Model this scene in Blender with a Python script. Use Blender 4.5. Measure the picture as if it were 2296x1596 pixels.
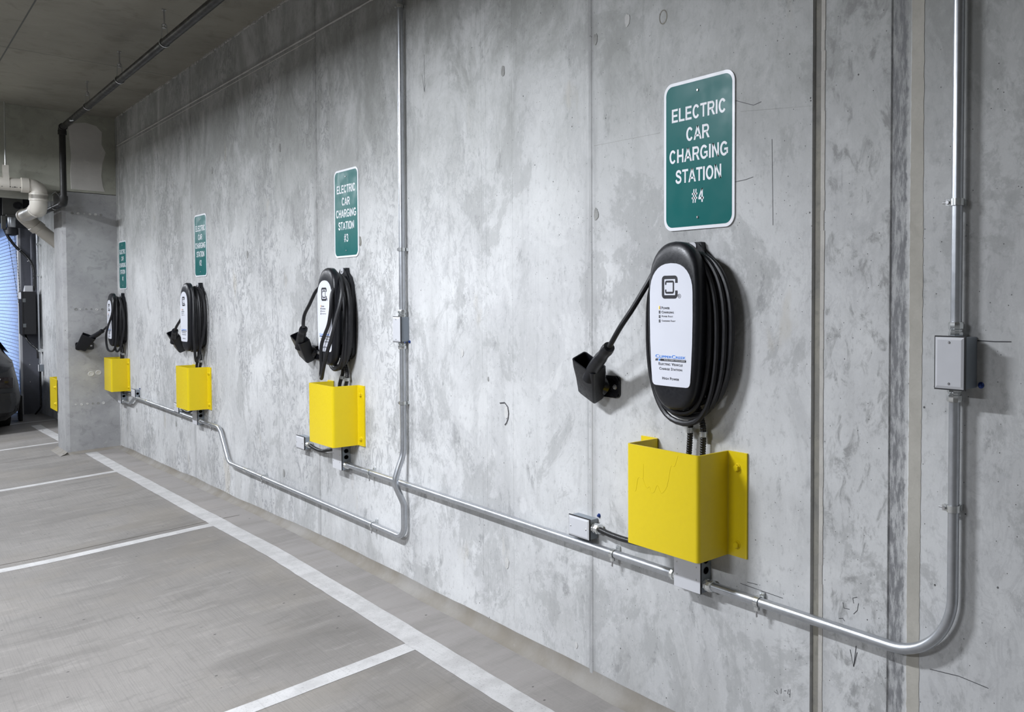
import bpy, bmesh, math, random
from mathutils import Vector, Matrix

for o in list(bpy.data.objects):
    bpy.data.objects.remove(o, do_unlink=True)
SC = bpy.context.scene
COL = SC.collection
R = random.Random(7)
PI = math.pi

# ------------------------------------------------------------------ camera
cam_d = bpy.data.cameras.new('camera')
cam = bpy.data.objects.new('camera', cam_d)
COL.objects.link(cam)
cam_d.sensor_fit = 'HORIZONTAL'
cam_d.sensor_width = 36.0
cam_d.lens = 1792.6034 / 2296 * 36
cam_d.shift_x = -(1702.8509 - 1148) / 2296
cam_d.shift_y = (729.0215 - 798) / 2296
cam_d.clip_start = 0.02
cam_d.clip_end = 200
_yaw, _pit, _rol = 0.72288, -0.02725, 0.00332
_f = Vector((-math.sin(_yaw), math.cos(_yaw), 0))
_r = Vector((math.cos(_yaw), math.sin(_yaw), 0))
_u = Vector((0, 0, 1))
_f2 = _f * math.cos(_pit) + _u * math.sin(_pit)
_u2 = _u * math.cos(_pit) - _f * math.sin(_pit)
_r3 = _r * math.cos(_rol) + _u2 * math.sin(_rol)
_u3 = _u2 * math.cos(_rol) - _r * math.sin(_rol)
M = Matrix((_r3, _u3, -_f2)).transposed().to_4x4()
M.translation = Vector((11.5498, -1.7052, 1.4015))
cam.matrix_world = M
SC.camera = cam

# ------------------------------------------------------------------ view, world, lamps
SC.view_settings.view_transform = 'Standard'
SC.view_settings.look = 'None'
SC.view_settings.gamma = 1.0
SC.view_settings.exposure = 0.0
SC.view_settings.use_curve_mapping = False
SC.cycles.use_denoising = True
SC.cycles.max_bounces = 8
SC.cycles.diffuse_bounces = 5
SC.cycles.sample_clamp_indirect = 6

w = bpy.data.worlds.new('daylight')
SC.world = w
w.use_nodes = True
bg = w.node_tree.nodes['Background']
bg.inputs['Color'].default_value = (0.36, 0.55, 1.0, 1)
bg.inputs['Strength'].default_value = 7.5


def area(name, x, y, z, power, sx=1.2, sy=0.14, col=(0.89, 0.93, 1.0), tilt=0.0):
    d = bpy.data.lights.new(name, 'AREA')
    d.shape = 'RECTANGLE'
    d.size = sx
    d.size_y = sy
    d.energy = power
    d.color = col
    o = bpy.data.objects.new(name, d)
    o.location = (x, y, z)
    o.rotation_euler = (tilt, 0, 0)
    COL.objects.link(o)
    return o


LIGHT_POWER = 130
for lx, lp in ((8.4, 1.12), (5.4, 0.74), (2.4, 0.66), (-0.6, 0.75), (-3.6, 1.0)):
    area('tube_lamp', lx, -1.95, 2.75, LIGHT_POWER * lp, 0.9, 0.12)
for lx, ly in ((4.0, -6.0), (-2.0, -6.0), (9.4, -4.6)):  # fill lights added out of view to brighten the wall and room
    area('fill_lamp', lx, ly, 2.75, LIGHT_POWER * (1.25 if lx > 9 else 0.62))


# ------------------------------------------------------------------ material helpers
class NT:
    def __init__(self, name):
        self.m = bpy.data.materials.new(name)
        self.m.use_nodes = True
        self.t = self.m.node_tree
        self.b = self.t.nodes['Principled BSDF']
        self.n = self.t.nodes
        tc = self.n.new('ShaderNodeTexCoord')
        self.P = tc.outputs['Object']

    def link(self, a, b):
        self.t.links.new(a, b)

    def val(self, sock, v):
        if hasattr(v, 'is_output'):
            self.link(v, sock)
        else:
            sock.default_value = v

    def scale(self, s, src=None, loc=(0, 0, 0)):
        m = self.n.new('ShaderNodeMapping')
        m.inputs['Scale'].default_value = s
        m.inputs['Location'].default_value = loc
        self.link(src or self.P, m.inputs['Vector'])
        return m.outputs[0]

    def noise(self, vec, scale, detail=4, rough=0.55, dist=0.0):
        x = self.n.new('ShaderNodeTexNoise')
        self.link(vec, x.inputs['Vector'])
        x.inputs['Scale'].default_value = scale
        x.inputs['Detail'].default_value = detail
        x.inputs['Roughness'].default_value = rough
        x.inputs['Distortion'].default_value = dist
        return x.outputs['Fac']

    def voro(self, vec, scale, rnd=1.0):
        x = self.n.new('ShaderNodeTexVoronoi')
        self.link(vec, x.inputs['Vector'])
        x.inputs['Scale'].default_value = scale
        x.inputs['Randomness'].default_value = rnd
        return x.outputs['Distance'], x.outputs['Color']

    def ramp(self, v, a, b, lo=0.0, hi=1.0, smooth=True):
        x = self.n.new('ShaderNodeMapRange')
        x.interpolation_type = 'SMOOTHSTEP' if smooth else 'LINEAR'
        self.link(v, x.inputs['Value'])
        x.inputs['From Min'].default_value = a
        x.inputs['From Max'].default_value = b
        x.inputs['To Min'].default_value = lo
        x.inputs['To Max'].default_value = hi
        return x.outputs['Result']

    def math(self, op, a, b=0.0):
        x = self.n.new('ShaderNodeMath')
        x.operation = op
        self.val(x.inputs[0], a)
        self.val(x.inputs[1], b)
        return x.outputs[0]

    def mix(self, fac, a, b, mode='MIX'):
        x = self.n.new('ShaderNodeMix')
        x.data_type = 'RGBA'
        x.blend_type = mode
        self.val(x.inputs[0], fac)
        for s, v in ((x.inputs[6], a), (x.inputs[7], b)):
            if hasattr(v, 'is_output'):
                self.link(v, s)
            else:
                s.default_value = (*v, 1) if len(v) == 3 else v
        return x.outputs[2]

    def sep(self, v=None):
        x = self.n.new('ShaderNodeSeparateXYZ')
        self.link(v or self.P, x.inputs[0])
        return x.outputs

    def bump(self, h, strength=0.3, dist=0.005):
        x = self.n.new('ShaderNodeBump')
        x.inputs['Strength'].default_value = strength
        x.inputs['Distance'].default_value = dist
        self.link(h, x.inputs['Height'])
        self.link(x.outputs[0], self.b.inputs['Normal'])

    def fin(self, col, rough=0.8, metal=0.0, spec=0.5):
        if hasattr(col, 'is_output'):
            self.link(col, self.b.inputs['Base Color'])
        else:
            self.b.inputs['Base Color'].default_value = (*col, 1)
        self.val(self.b.inputs['Roughness'], rough)
        self.b.inputs['Metallic'].default_value = metal
        self.b.inputs['Specular IOR Level'].default_value = spec
        return self.m


def plain(name, col, rough=0.5, metal=0.0, var=0.12, scale=30, spec=0.5, bump=0.0):
    n = NT(name)
    f = n.noise(n.P, scale, 3)
    c = n.mix(f, tuple(x * (1 - var) for x in col), tuple(min(1, x * (1 + var)) for x in col))
    r = n.ramp(n.noise(n.P, scale * 1.7, 2), 0.3, 0.7, max(0.02, rough - 0.06), min(1, rough + 0.06))
    if bump:
        n.bump(n.noise(n.P, scale * 6, 3), bump, 0.001)
    return n.fin(c, r, metal, spec)


def emissive(name, col, strength):
    n = NT(name)
    n.b.inputs['Emission Color'].default_value = (*col, 1)
    n.b.inputs['Emission Strength'].default_value = strength
    return n.fin(col, 0.4)


def wall_concrete():
    n = NT('board_formed_concrete')
    x, y, z = n.sep()
    broad = n.noise(n.P, 1.1, 5, 0.6)
    broad2 = n.noise(n.scale((1, 1, 1), loc=(7, 3, 5)), 3.2, 6, 0.65)
    streak = n.noise(n.scale((9, 9, 0.55)), 1.0, 5, 0.6)
    streak2 = n.noise(n.scale((34, 34, 1.1), loc=(3, 0, 1)), 1.0, 3, 0.6)
    grain = n.noise(n.P, 160, 2, 0.6)
    c = n.mix(n.ramp(broad, 0.3, 0.7), (0.47, 0.473, 0.470), (0.66, 0.664, 0.662))
    c = n.mix(n.math('MULTIPLY', n.ramp(broad2, 0.42, 0.72), 0.5), c, (0.47, 0.47, 0.475))
    c = n.mix(n.math('MULTIPLY', n.ramp(streak, 0.52, 0.75), 0.40), c, (0.36, 0.362, 0.356))
    c = n.mix(n.math('MULTIPLY', n.ramp(streak, 0.46, 0.26), 0.40), c, (0.66, 0.66, 0.66))
    c = n.mix(n.math('MULTIPLY', n.ramp(streak2, 0.58, 0.74), 0.26), c, (0.34, 0.342, 0.345))
    # form-oil mottling: worm shaped dark patches, strongest on the far panels
    far = n.ramp(x, 9.2, 6.6)
    region = n.ramp(n.noise(n.scale((1, 1, 0.8), loc=(2, 0, 9)), 1.7, 3), 0.42, 0.58)
    m1 = n.noise(n.scale((1, 1, 0.60)), 13.0, 7, 0.66, 1.6)
    worm = n.math('MULTIPLY', n.ramp(m1, 0.495, 0.53), n.ramp(m1, 0.60, 0.55))
    amt = n.math('MULTIPLY', n.math('ADD', n.math('MULTIPLY', far, 0.62), 0.16), region)
    c = n.mix(n.math('MULTIPLY', worm, amt), c, (0.25, 0.252, 0.262))
    m2 = n.noise(n.scale((1, 1, 0.5), loc=(11, 4, 2)), 4.0, 8, 0.68, 0.8)
    c = n.mix(n.math('MULTIPLY', n.ramp(m2, 0.56, 0.66), n.math('ADD', n.math('MULTIPLY', far, 0.22), 0.24)), c, (0.28, 0.282, 0.285))
    # pale laitance spots
    d, dc = n.voro(n.scale((1, 1, 0.75)), 7.5)
    sp = n.math('MULTIPLY', n.ramp(d, 0.22, 0.15), n.ramp(n.noise(n.P, 2.1, 2), 0.56, 0.62))
    c = n.mix(n.math('MULTIPLY', sp, 0.55), c, (0.66, 0.66, 0.66))
    # blotches with crisp ragged edges, dark and pale
    m3 = n.noise(n.scale((1, 1, 0.75), loc=(21, 6, 3)), 2.6, 10, 0.72, 0.5)
    c = n.mix(n.math('MULTIPLY', n.ramp(m3, 0.525, 0.575), 0.48), c, (0.31, 0.313, 0.308))
    c = n.mix(n.math('MULTIPLY', n.ramp(m3, 0.45, 0.39), 0.38), c, (0.69, 0.692, 0.685))
    m4 = n.noise(n.scale((1, 1, 0.6), loc=(2, 16, 31)), 8.5, 10, 0.75, 0.3)
    c = n.mix(n.math('MULTIPLY', n.ramp(m4, 0.56, 0.63), n.ramp(m3, 0.44, 0.56, 0.15, 0.6)), c, (0.24, 0.242, 0.242))
    m5 = n.noise(n.scale((1, 1, 0.7), loc=(4, 1, 8)), 42, 7, 0.7)
    c = n.mix(n.math('MULTIPLY', n.ramp(m5, 0.53, 0.66), 0.34), c, (0.27, 0.272, 0.272))
    c = n.mix(n.math('MULTIPLY', n.ramp(m5, 0.46, 0.34), 0.30), c, (0.66, 0.662, 0.66))
    c = n.mix(n.math('MULTIPLY', n.ramp(m4, 0.43, 0.37), 0.3), c, (0.65, 0.65, 0.65))
    # stained upper lift, plus an even grey-green tint growing with height
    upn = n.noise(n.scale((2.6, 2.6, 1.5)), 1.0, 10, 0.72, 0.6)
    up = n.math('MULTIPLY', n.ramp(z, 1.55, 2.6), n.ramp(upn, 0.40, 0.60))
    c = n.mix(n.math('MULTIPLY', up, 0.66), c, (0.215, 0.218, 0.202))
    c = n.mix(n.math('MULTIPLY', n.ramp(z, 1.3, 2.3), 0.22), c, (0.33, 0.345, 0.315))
    # rough patch right of the control joint and the dark band beside the mortar strip
    pan = n.math('MULTIPLY', n.ramp(x, 10.27, 10.285), n.ramp(x, 10.50, 10.47))
    rough_n = n.noise(n.scale((1, 1, 0.55)), 22, 8, 0.7, 0.6)
    c = n.mix(n.math('MULTIPLY', n.math('MULTIPLY', n.ramp(rough_n, 0.50, 0.66), pan), 0.8), c, (0.25, 0.25, 0.245))
    band = n.math('MULTIPLY', n.ramp(x, 10.473, 10.478), n.ramp(n.math('ADD', x, n.math('MULTIPLY', n.noise(n.P, 60, 4), 0.02)), 10.536, 10.528))
    c = n.mix(n.math('MULTIPLY', band, n.ramp(n.noise(n.scale((60, 60, 14)), 1, 8, 0.75), 0.40, 0.58, 0.25, 0.95)), c, (0.17, 0.172, 0.18))
    # dark rims of the old form joints
    for xj in (4.33, 6.78, 9.26):
        j = n.ramp(n.math('ABSOLUTE', n.math('SUBTRACT', x, xj)), 0.05, 0.012)
        c = n.mix(n.math('MULTIPLY', n.math('MULTIPLY', j, n.ramp(streak2, 0.35, 0.65)), 0.5), c, (0.21, 0.21, 0.21))
    jz = n.math('MULTIPLY', n.ramp(n.math('ABSOLUTE', n.math('SUBTRACT', z, 2.89)), 0.035, 0.008), n.ramp(x, 9.0, 7.5))
    c = n.mix(n.math('MULTIPLY', jz, 0.4), c, (0.2, 0.2, 0.195))
    # drip runs and dirt at the foot of the wall
    foot = n.math('MULTIPLY', n.ramp(z, 0.42, 0.12), n.ramp(n.noise(n.scale((5, 5, 2.0)), 1, 5), 0.45, 0.65))
    c = n.mix(n.math('MULTIPLY', foot, 0.30), c, (0.29, 0.285, 0.27))
    rust = n.math('MULTIPLY', n.ramp(n.noise(n.scale((3, 3, 1.3), loc=(5, 5, 5)), 1.4, 4), 0.64, 0.72), 0.30)
    c = n.mix(rust, c, (0.42, 0.36, 0.25))
    # bug holes
    d1, c1 = n.voro(n.P, 26)
    s1 = n.sep(c1)
    hole = n.math('MULTIPLY', n.ramp(n.math('SUBTRACT', d1, n.math('MULTIPLY', s1[2], 0.035)), 0.055, 0.03), n.ramp(s1[0], 0.82, 0.84))
    d2, c2 = n.voro(n.P, 55)
    s2 = n.sep(c2)
    hole2 = n.math('MULTIPLY', n.ramp(d2, 0.09, 0.06), n.ramp(s2[1], 0.84, 0.85))
    hole = n.math('MAXIMUM', hole, hole2)
    c = n.mix(n.math('MULTIPLY', grain, 0.18), c, (0.30, 0.30, 0.30))
    c = n.mix(n.math('MULTIPLY', hole, 0.85), c, (0.05, 0.05, 0.05))
    h = n.math('SUBTRACT', n.math('ADD', n.math('MULTIPLY', m2, 0.4), n.math('MULTIPLY', grain, 0.16)), n.math('MULTIPLY', hole, 1.0))
    n.bump(h, 0.35, 0.004)
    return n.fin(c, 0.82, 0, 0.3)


def concrete(name, base, dark, scale=1.0, stain=0.4, holes=True, tint=None):
    n = NT(name)
    a = n.noise(n.P, 1.3 * scale, 5, 0.6)
    b = n.noise(n.P, 7 * scale, 7, 0.65, 0.6)
    g = n.noise(n.P, 140, 2)
    c = n.mix(n.ramp(a, 0.32, 0.68), dark, base)
    c = n.mix(n.math('MULTIPLY', n.ramp(b, 0.5, 0.68), stain), c, tuple(v * 0.62 for v in dark))
    c = n.mix(n.math('MULTIPLY', n.ramp(b, 0.42, 0.3), 0.3), c, tuple(v * 1.18 for v in base))
    if tint:
        c = n.mix(n.math('MULTIPLY', n.ramp(n.noise(n.scale((1, 1, 1), loc=(9, 2, 4)), 1.7 * scale, 4), 0.5, 0.65), 0.5), c, tint)
    c = n.mix(n.math('MULTIPLY', g, 0.2), c, tuple(v * 0.6 for v in dark))
    h = n.math('ADD', n.math('MULTIPLY', b, 0.4), n.math('MULTIPLY', g, 0.15))
    if holes:
        d1, c1 = n.voro(n.P, 24)
        s1 = n.sep(c1)
        hole = n.math('MULTIPLY', n.ramp(d1, 0.14, 0.09), n.ramp(s1[0], 0.84, 0.86))
        c = n.mix(n.math('MULTIPLY', hole, 0.8), c, (0.05, 0.05, 0.05))
        h = n.math('SUBTRACT', h, hole)
    n.bump(h, 0.3, 0.004)
    return n.fin(c, 0.85, 0, 0.3)


def floor_concrete():
    n = NT('broom_finished_floor')
    x, y, z = n.sep()
    a = n.noise(n.P, 0.8, 5, 0.6)
    b = n.noise(n.scale((1.6, 0.5, 1)), 2.4, 6, 0.65, 0.4)
    g = n.noise(n.P, 170, 3, 0.7)
    broom = n.noise(n.scale((3, 230, 1)), 1.0, 3, 0.6)
    c = n.mix(n.ramp(a, 0.3, 0.7), (0.1506, 0.1406, 0.1296), (0.2085, 0.1956, 0.1815))
    c = n.mix(n.math('MULTIPLY', n.ramp(b, 0.5, 0.66), 0.6), c, (0.1274, 0.1187, 0.1088))
    b2 = n.noise(n.scale((2.2, 0.7, 1), loc=(5, 1, 0)), 5.5, 8, 0.72, 0.3)
    c = n.mix(n.math('MULTIPLY', n.ramp(b2, 0.54, 0.64), 0.4), c, (0.1158, 0.1084, 0.0991))
    c = n.mix(n.math('MULTIPLY', n.ramp(b2, 0.45, 0.37), 0.35), c, (0.2625, 0.2476, 0.2308))
    c = n.mix(n.math('MULTIPLY', n.ramp(b, 0.44, 0.28), 0.4), c, (0.2780, 0.2637, 0.2460))
    c = n.mix(n.math('MULTIPLY', n.ramp(broom, 0.45, 0.72), 0.42), c, (0.1081, 0.1026, 0.0957))
    c = n.mix(n.math('MULTIPLY', n.ramp(g, 0.52, 0.72), 0.35), c, (0.1004, 0.0952, 0.0901))
    warm = n.math('MULTIPLY', n.ramp(n.noise(n.scale((1, 1, 1), loc=(3, 8, 1)), 1.6, 4), 0.52, 0.68), 0.35)
    c = n.mix(warm, c, (0.2085, 0.1868, 0.1559))
    # trowelled paler strip along the wall
    c = n.mix(n.math('MULTIPLY', n.ramp(y, -0.36, -0.16), n.ramp(b, 0.3, 0.6, 0.2, 0.6)), c, (0.3089, 0.2894, 0.2772))
    d1, c1 = n.voro(n.P, 17)
    s1 = n.sep(c1)
    spk = n.math('MULTIPLY', n.ramp(d1, 0.10, 0.07), n.ramp(s1[0], 0.80, 0.82))
    c = n.mix(n.math('MULTIPLY', spk, 0.8), c, (0.0386, 0.0366, 0.0347))
    n.bump(n.math('ADD', n.math('MULTIPLY', broom, 0.35), n.math('MULTIPLY', g, 0.4)), 0.4, 0.002)
    return n.fin(c, 0.75, 0, 0.35)


def line_paint():
    n = NT('worn_white_line_paint')
    g = n.noise(n.P, 150, 4, 0.7)
    b = n.noise(n.P, 9, 5, 0.65)
    broom = n.noise(n.scale((3, 230, 1)), 1.0, 3, 0.6)
    c = n.mix(n.ramp(b, 0.35, 0.65), (0.37, 0.362, 0.356), (0.455, 0.448, 0.442))
    c = n.mix(n.math('MULTIPLY', n.ramp(g, 0.55, 0.7), 0.6), c, (0.19, 0.183, 0.176))
    c = n.mix(n.math('MULTIPLY', n.ramp(broom, 0.55, 0.75), 0.3), c, (0.21, 0.21, 0.205))
    return n.fin(c, 0.7, 0, 0.3)


def galvanised(name, col=(0.56, 0.58, 0.61), rough=0.34):
    n = NT(name)
    a = n.noise(n.P, 55, 4, 0.6)
    c = n.mix(n.ramp(a, 0.3, 0.7), tuple(v * 0.9 for v in col), col)
    r = n.ramp(n.noise(n.P, 14, 2), 0.3, 0.7, rough - 0.03, rough + 0.05)
    return n.fin(c, r, 0.85, 0.5)


MAT = {}
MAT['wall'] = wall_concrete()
MAT['pillar'] = concrete('pillar_concrete', (0.43, 0.43, 0.427), (0.32, 0.32, 0.325), 2.2, 0.4)
MAT['beam'] = concrete('beam_concrete', (0.44, 0.44, 0.375), (0.33, 0.33, 0.28), 1.6, 0.35)
MAT['patch'] = concrete('patched_concrete', (0.62, 0.60, 0.56), (0.53, 0.51, 0.48), 2.0, 0.1, False)
MAT['ceiling'] = concrete('ceiling_concrete', (0.31, 0.295, 0.25), (0.235, 0.224, 0.192), 0.8, 0.4, False)
MAT['back'] = concrete('far_wall_concrete', (0.50, 0.50, 0.49), (0.40, 0.40, 0.39), 1.0, 0.3, False)
MAT['floor'] = floor_concrete()
MAT['line'] = line_paint()
MAT['caulk'] = concrete('tan_joint_sealant', (0.27, 0.258, 0.24), (0.20, 0.18, 0.15), 2.2, 0.12, False)
MAT['mortar'] = concrete('tan_mortar', (0.50, 0.48, 0.43), (0.42, 0.40, 0.355), 5.0, 0.15, False)
MAT['fin'] = concrete('pale_fin', (0.58, 0.57, 0.55), (0.46, 0.45, 0.43), 6.0, 0.4, False)
MAT['groove'] = concrete('control_joint_filler', (0.30, 0.285, 0.24), (0.20, 0.195, 0.18), 4.0, 0.4, False)
MAT['groove_edge'] = concrete('groove_edge', (0.54, 0.52, 0.48), (0.44, 0.42, 0.39), 6.0, 0.2, False)
MAT['dark_patch'] = concrete('dark_tie_patch', (0.33, 0.33, 0.315), (0.24, 0.24, 0.23), 12.0, 0.4, False)
MAT['pale_patch'] = concrete('pale_tie_patch', (0.58, 0.575, 0.56), (0.50, 0.495, 0.48), 12.0, 0.2, False)
MAT['pencil'] = plain('pencil_line', (0.06, 0.06, 0.065), 0.7)
MAT['galv'] = galvanised('galvanised_steel')
MAT['zinc'] = galvanised('zinc_fitting', (0.72, 0.74, 0.74), 0.2)
MAT['green'] = plain('sign_green_sheeting', (0.0, 0.122, 0.116), 0.35, 0, 0.05, 8, 0.14)
MAT['white'] = plain('sign_white', (0.80, 0.81, 0.84), 0.42, 0, 0.02, 8)
MAT['letter'] = plain('white_lettering', (0.80, 0.81, 0.84), 0.5, 0, 0.02, 8)
MAT['screw'] = galvanised('screw_steel', (0.55, 0.55, 0.56), 0.3)
MAT['bluescrew'] = plain('blue_concrete_screw', (0.02, 0.05, 0.22), 0.35, 0.5)
MAT['yellow'] = plain('yellow_enamel', (0.72, 0.545, 0.004), 0.40, 0, 0.03, 60, 0.5, 0.12)
MAT['black'] = plain('black_textured_plastic', (0.0085, 0.009, 0.012), 0.38, 0, 0.1, 60, 0.4, 0.15)
MAT['gloss'] = plain('black_gloss_plastic', (0.006, 0.006, 0.008), 0.25)
MAT['rubber'] = plain('black_cable_rubber', (0.011, 0.011, 0.013), 0.4, 0, 0.4, 40)
MAT['panel'] = plain('white_front_label', (0.72, 0.735, 0.80), 0.4, 0, 0.015, 6)
MAT['ink'] = plain('black_ink', (0.012, 0.012, 0.018), 0.5)
MAT['blueink'] = plain('blue_ink', (0.02, 0.22, 0.78), 0.5)
MAT['lamp'] = emissive('amber_power_lamp', (1.0, 0.33, 0.02), 2.2)
MAT['rating'] = plain('grey_rating_sticker', (0.14, 0.15, 0.155), 0.4)
MAT['box'] = plain('grey_box_paint', (0.235, 0.265, 0.30), 0.42, 0.1, 0.05, 30)
MAT['cover'] = plain('light_grey_cover', (0.56, 0.565, 0.59), 0.42, 0.0, 0.04, 25)
MAT['gasket'] = plain('black_gasket', (0.012, 0.012, 0.014), 0.6)
MAT['flex'] = plain('black_flex_jacket', (0.014, 0.014, 0.015), 0.32)
MAT['hole'] = plain('dark_knockout', (0.15, 0.165, 0.185), 0.6)
MAT['iron'] = plain('black_iron_pipe', (0.022, 0.021, 0.020), 0.45, 0.3, 0.35, 14)
MAT['pvc'] = plain('cream_pvc', (0.62, 0.585, 0.52), 0.4, 0, 0.06, 6)
MAT['jamb'] = plain('dark_steel_rail', (0.12, 0.125, 0.15), 0.5, 0.1)
MAT['grille'] = galvanised('grille_aluminium', (0.55, 0.57, 0.62), 0.4)
MAT['cabinet'] = plain('black_cabinet', (0.012, 0.012, 0.015), 0.45)
MAT['motor'] = plain('grey_motor', (0.16, 0.16, 0.15), 0.45, 0.4)
MAT['dark'] = plain('dark_hood', (0.02, 0.021, 0.026), 0.6)
MAT['car'] = plain('charcoal_car_paint', (0.010, 0.0105, 0.012), 0.3, 0.0, 0.03, 2, 0.4)
MAT['trim'] = plain('black_car_trim', (0.008, 0.008, 0.009), 0.5)
MAT['glass'] = plain('dark_glass', (0.012, 0.014, 0.017), 0.08)
MAT['lens'] = plain('dark_tail_lens', (0.010, 0.007, 0.008), 0.12)
MAT['tyre'] = plain('tyre', (0.012, 0.012, 0.012), 0.8)
MAT['outside'] = concrete('pale_paving', (0.66, 0.66, 0.66), (0.55, 0.55, 0.55), 0.8, 0.1, False)  # pale concrete ground outside the gate
MAT['facade'] = concrete('pale_facade', (0.62, 0.63, 0.66), (0.55, 0.56, 0.58), 0.5, 0.1, False)


# ------------------------------------------------------------------ mesh helpers
def new_bm():
    return bmesh.new()


def obj(name, bm, mat, parent=None, smooth=False, loc=None, angle=35):
    me = bpy.data.meshes.new(name)
    bmesh.ops.recalc_face_normals(bm, faces=bm.faces)
    bm.to_mesh(me)
    bm.free()
    me.materials.append(mat if not isinstance(mat, str) else MAT[mat])
    if smooth:
        for p in me.polygons:
            p.use_smooth = True
        try:
            me.set_sharp_from_angle(angle=math.radians(angle))
        except Exception:
            pass
    o = bpy.data.objects.new(name, me)
    COL.objects.link(o)
    if parent is not None:
        o.parent = parent
    if loc is not None:
        o.location = loc
    return o


def tag(o, label=None, cat=None, group=None, kind=None):
    if label:
        o['label'] = label
    if cat:
        o['category'] = cat
    if group:
        o['group'] = group
    if kind:
        o['kind'] = kind
    return o


def thing(name, label, cat, loc=(0, 0, 0), rz=0.0, group=None):
    o = bpy.data.objects.new(name, None)
    o.empty_display_size = 0.05
    o.location = loc
    o.rotation_euler = (0, 0, rz)
    COL.objects.link(o)
    return tag(o, label, cat, group)


def copy_tree(o, parent=None):
    c = o.copy()
    COL.objects.link(c)
    if parent is not None:
        c.parent = parent
    for ch in list(o.children):
        copy_tree(ch, c)
    return c


def box(bm, x0, x1, y0, y1, z0, z1, bev=0.0):
    g = bmesh.ops.create_cube(bm, size=1.0)
    vs = g['verts']
    for v in vs:
        v.co = Vector((x0 + (v.co.x + .5) * (x1 - x0), y0 + (v.co.y + .5) * (y1 - y0), z0 + (v.co.z + .5) * (z1 - z0)))
    if bev > 0:
        es = list({e for v in vs for e in v.link_edges})
        bmesh.ops.bevel(bm, geom=es, offset=bev, segments=2, affect='EDGES', profile=0.5)
    return bm


def bx(x0, x1, y0, y1, z0, z1, bev=0.0):
    return box(new_bm(), x0, x1, y0, y1, z0, z1, bev)


def cyl(bm, a, b, r0, r1=None, seg=16, caps=True):
    a, b = Vector(a), Vector(b)
    r1 = r0 if r1 is None else r1
    return sweep(bm, [a, b], [r0, r1], seg, caps)


def frames(pts):
    T = []
    n = len(pts)
    for i in range(n):
        t = (pts[min(i + 1, n - 1)] - pts[max(i - 1, 0)])
        if t.length < 1e-9:
            t = Vector((0, 0, 1))
        T.append(t.normalized())
    up = Vector((0, 0, 1)) if abs(T[0].z) < 0.9 else Vector((1, 0, 0))
    N = [(up - T[0] * up.dot(T[0])).normalized()]
    for i in range(1, n):
        v = N[-1] - T[i] * N[-1].dot(T[i])
        if v.length < 1e-6:
            v = Vector((1, 0, 0)) - T[i] * T[i].x
        N.append(v.normalized())
    return T, N


def sweep(bm, pts, rad, seg=12, caps=True, prof=None):
    pts = [Vector(p) for p in pts]
    if not isinstance(rad, (list, tuple)):
        rad = [rad] * len(pts)
    T, N = frames(pts)
    rings = []
    for p, t, nn, r in zip(pts, T, N, rad):
        bnm = t.cross(nn)
        ring = []
        for k in range(seg):
            a = 2 * PI * k / seg
            ring.append(bm.verts.new(p + nn * (r * math.cos(a)) + bnm * (r * math.sin(a))))
        rings.append(ring)
    for i in range(len(rings) - 1):
        for k in range(seg):
            bm.faces.new((rings[i][k], rings[i][(k + 1) % seg], rings[i + 1][(k + 1) % seg], rings[i + 1][k]))
    if caps:
        bm.faces.new(rings[0][::-1])
        bm.faces.new(rings[-1])
    return bm


def catmull(pts, n=8, closed=False):
    P = [Vector(p) for p in pts]
    out = []
    m = len(P)
    rng = range(m if closed else m - 1)
    for i in rng:
        p0 = P[(i - 1) % m] if closed or i > 0 else P[0] * 2 - P[1]
        p1 = P[i]
        p2 = P[(i + 1) % m]
        p3 = P[(i + 2) % m] if closed or i + 2 < m else P[-1] * 2 - P[-2]
        for k in range(n):
            t = k / n
            out.append(0.5 * ((2 * p1) + (p2 - p0) * t + (2 * p0 - 5 * p1 + 4 * p2 - p3) * t * t + (3 * p1 - p0 - 3 * p2 + p3) * t * t * t))
    if not closed:
        out.append(P[-1])
    return out


def fillet(pts, r, n=10):
    P = [Vector(p) for p in pts]
    out = [P[0]]
    for i in range(1, len(P) - 1):
        ri = r[i - 1] if isinstance(r, (list, tuple)) else r
        a = (P[i - 1] - P[i])
        b = (P[i + 1] - P[i])
        la, lb = a.length, b.length
        a.normalize()
        b.normalize()
        ang = a.angle(b)
        d = min(ri / math.tan(ang / 2), la * 0.49, lb * 0.49)
        rr = d * math.tan(ang / 2)
        c = P[i] + (a + b).normalized() * (rr / math.sin(ang / 2))
        s, e = P[i] + a * d, P[i] + b * d
        v0, v1 = s - c, e - c
        th = v0.angle(v1)
        for k in range(n + 1):
            t = k / n
            out.append(c + (v0 * math.sin((1 - t) * th) + v1 * math.sin(t * th)) / math.sin(th) if th > 1e-5 else s.lerp(e, t))
    out.append(P[-1])
    return out


def resample(pts, step):
    P = [Vector(p) for p in pts]
    out = [P[0].copy()]
    acc = 0.0
    for a, b in zip(P, P[1:]):
        L = (b - a).length
        t = step - acc
        while t <= L:
            out.append(a.lerp(b, t / L))
            t += step
        acc = L - (t - step)
    return out


def corrugated(bm, pts, r=0.0098, dr=0.0018, pitch=0.0075, seg=10):
    q = resample(pts, pitch / 4)
    rad = [r - dr * (0.5 + 0.5 * math.cos(2 * PI * i / 4)) for i in range(len(q))]
    return sweep(bm, q, rad, seg)


def prism(bm, outline, y0, y1):
    """extrude an (x, z) outline between two y planes"""
    a = [bm.verts.new((x, y0, z)) for x, z in outline]
    b = [bm.verts.new((x, y1, z)) for x, z in outline]
    n = len(outline)
    bm.faces.new(a)
    bm.faces.new(b[::-1])
    for i in range(n):
        bm.faces.new((a[i], a[(i + 1) % n], b[(i + 1) % n], b[i]))
    return bm


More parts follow.
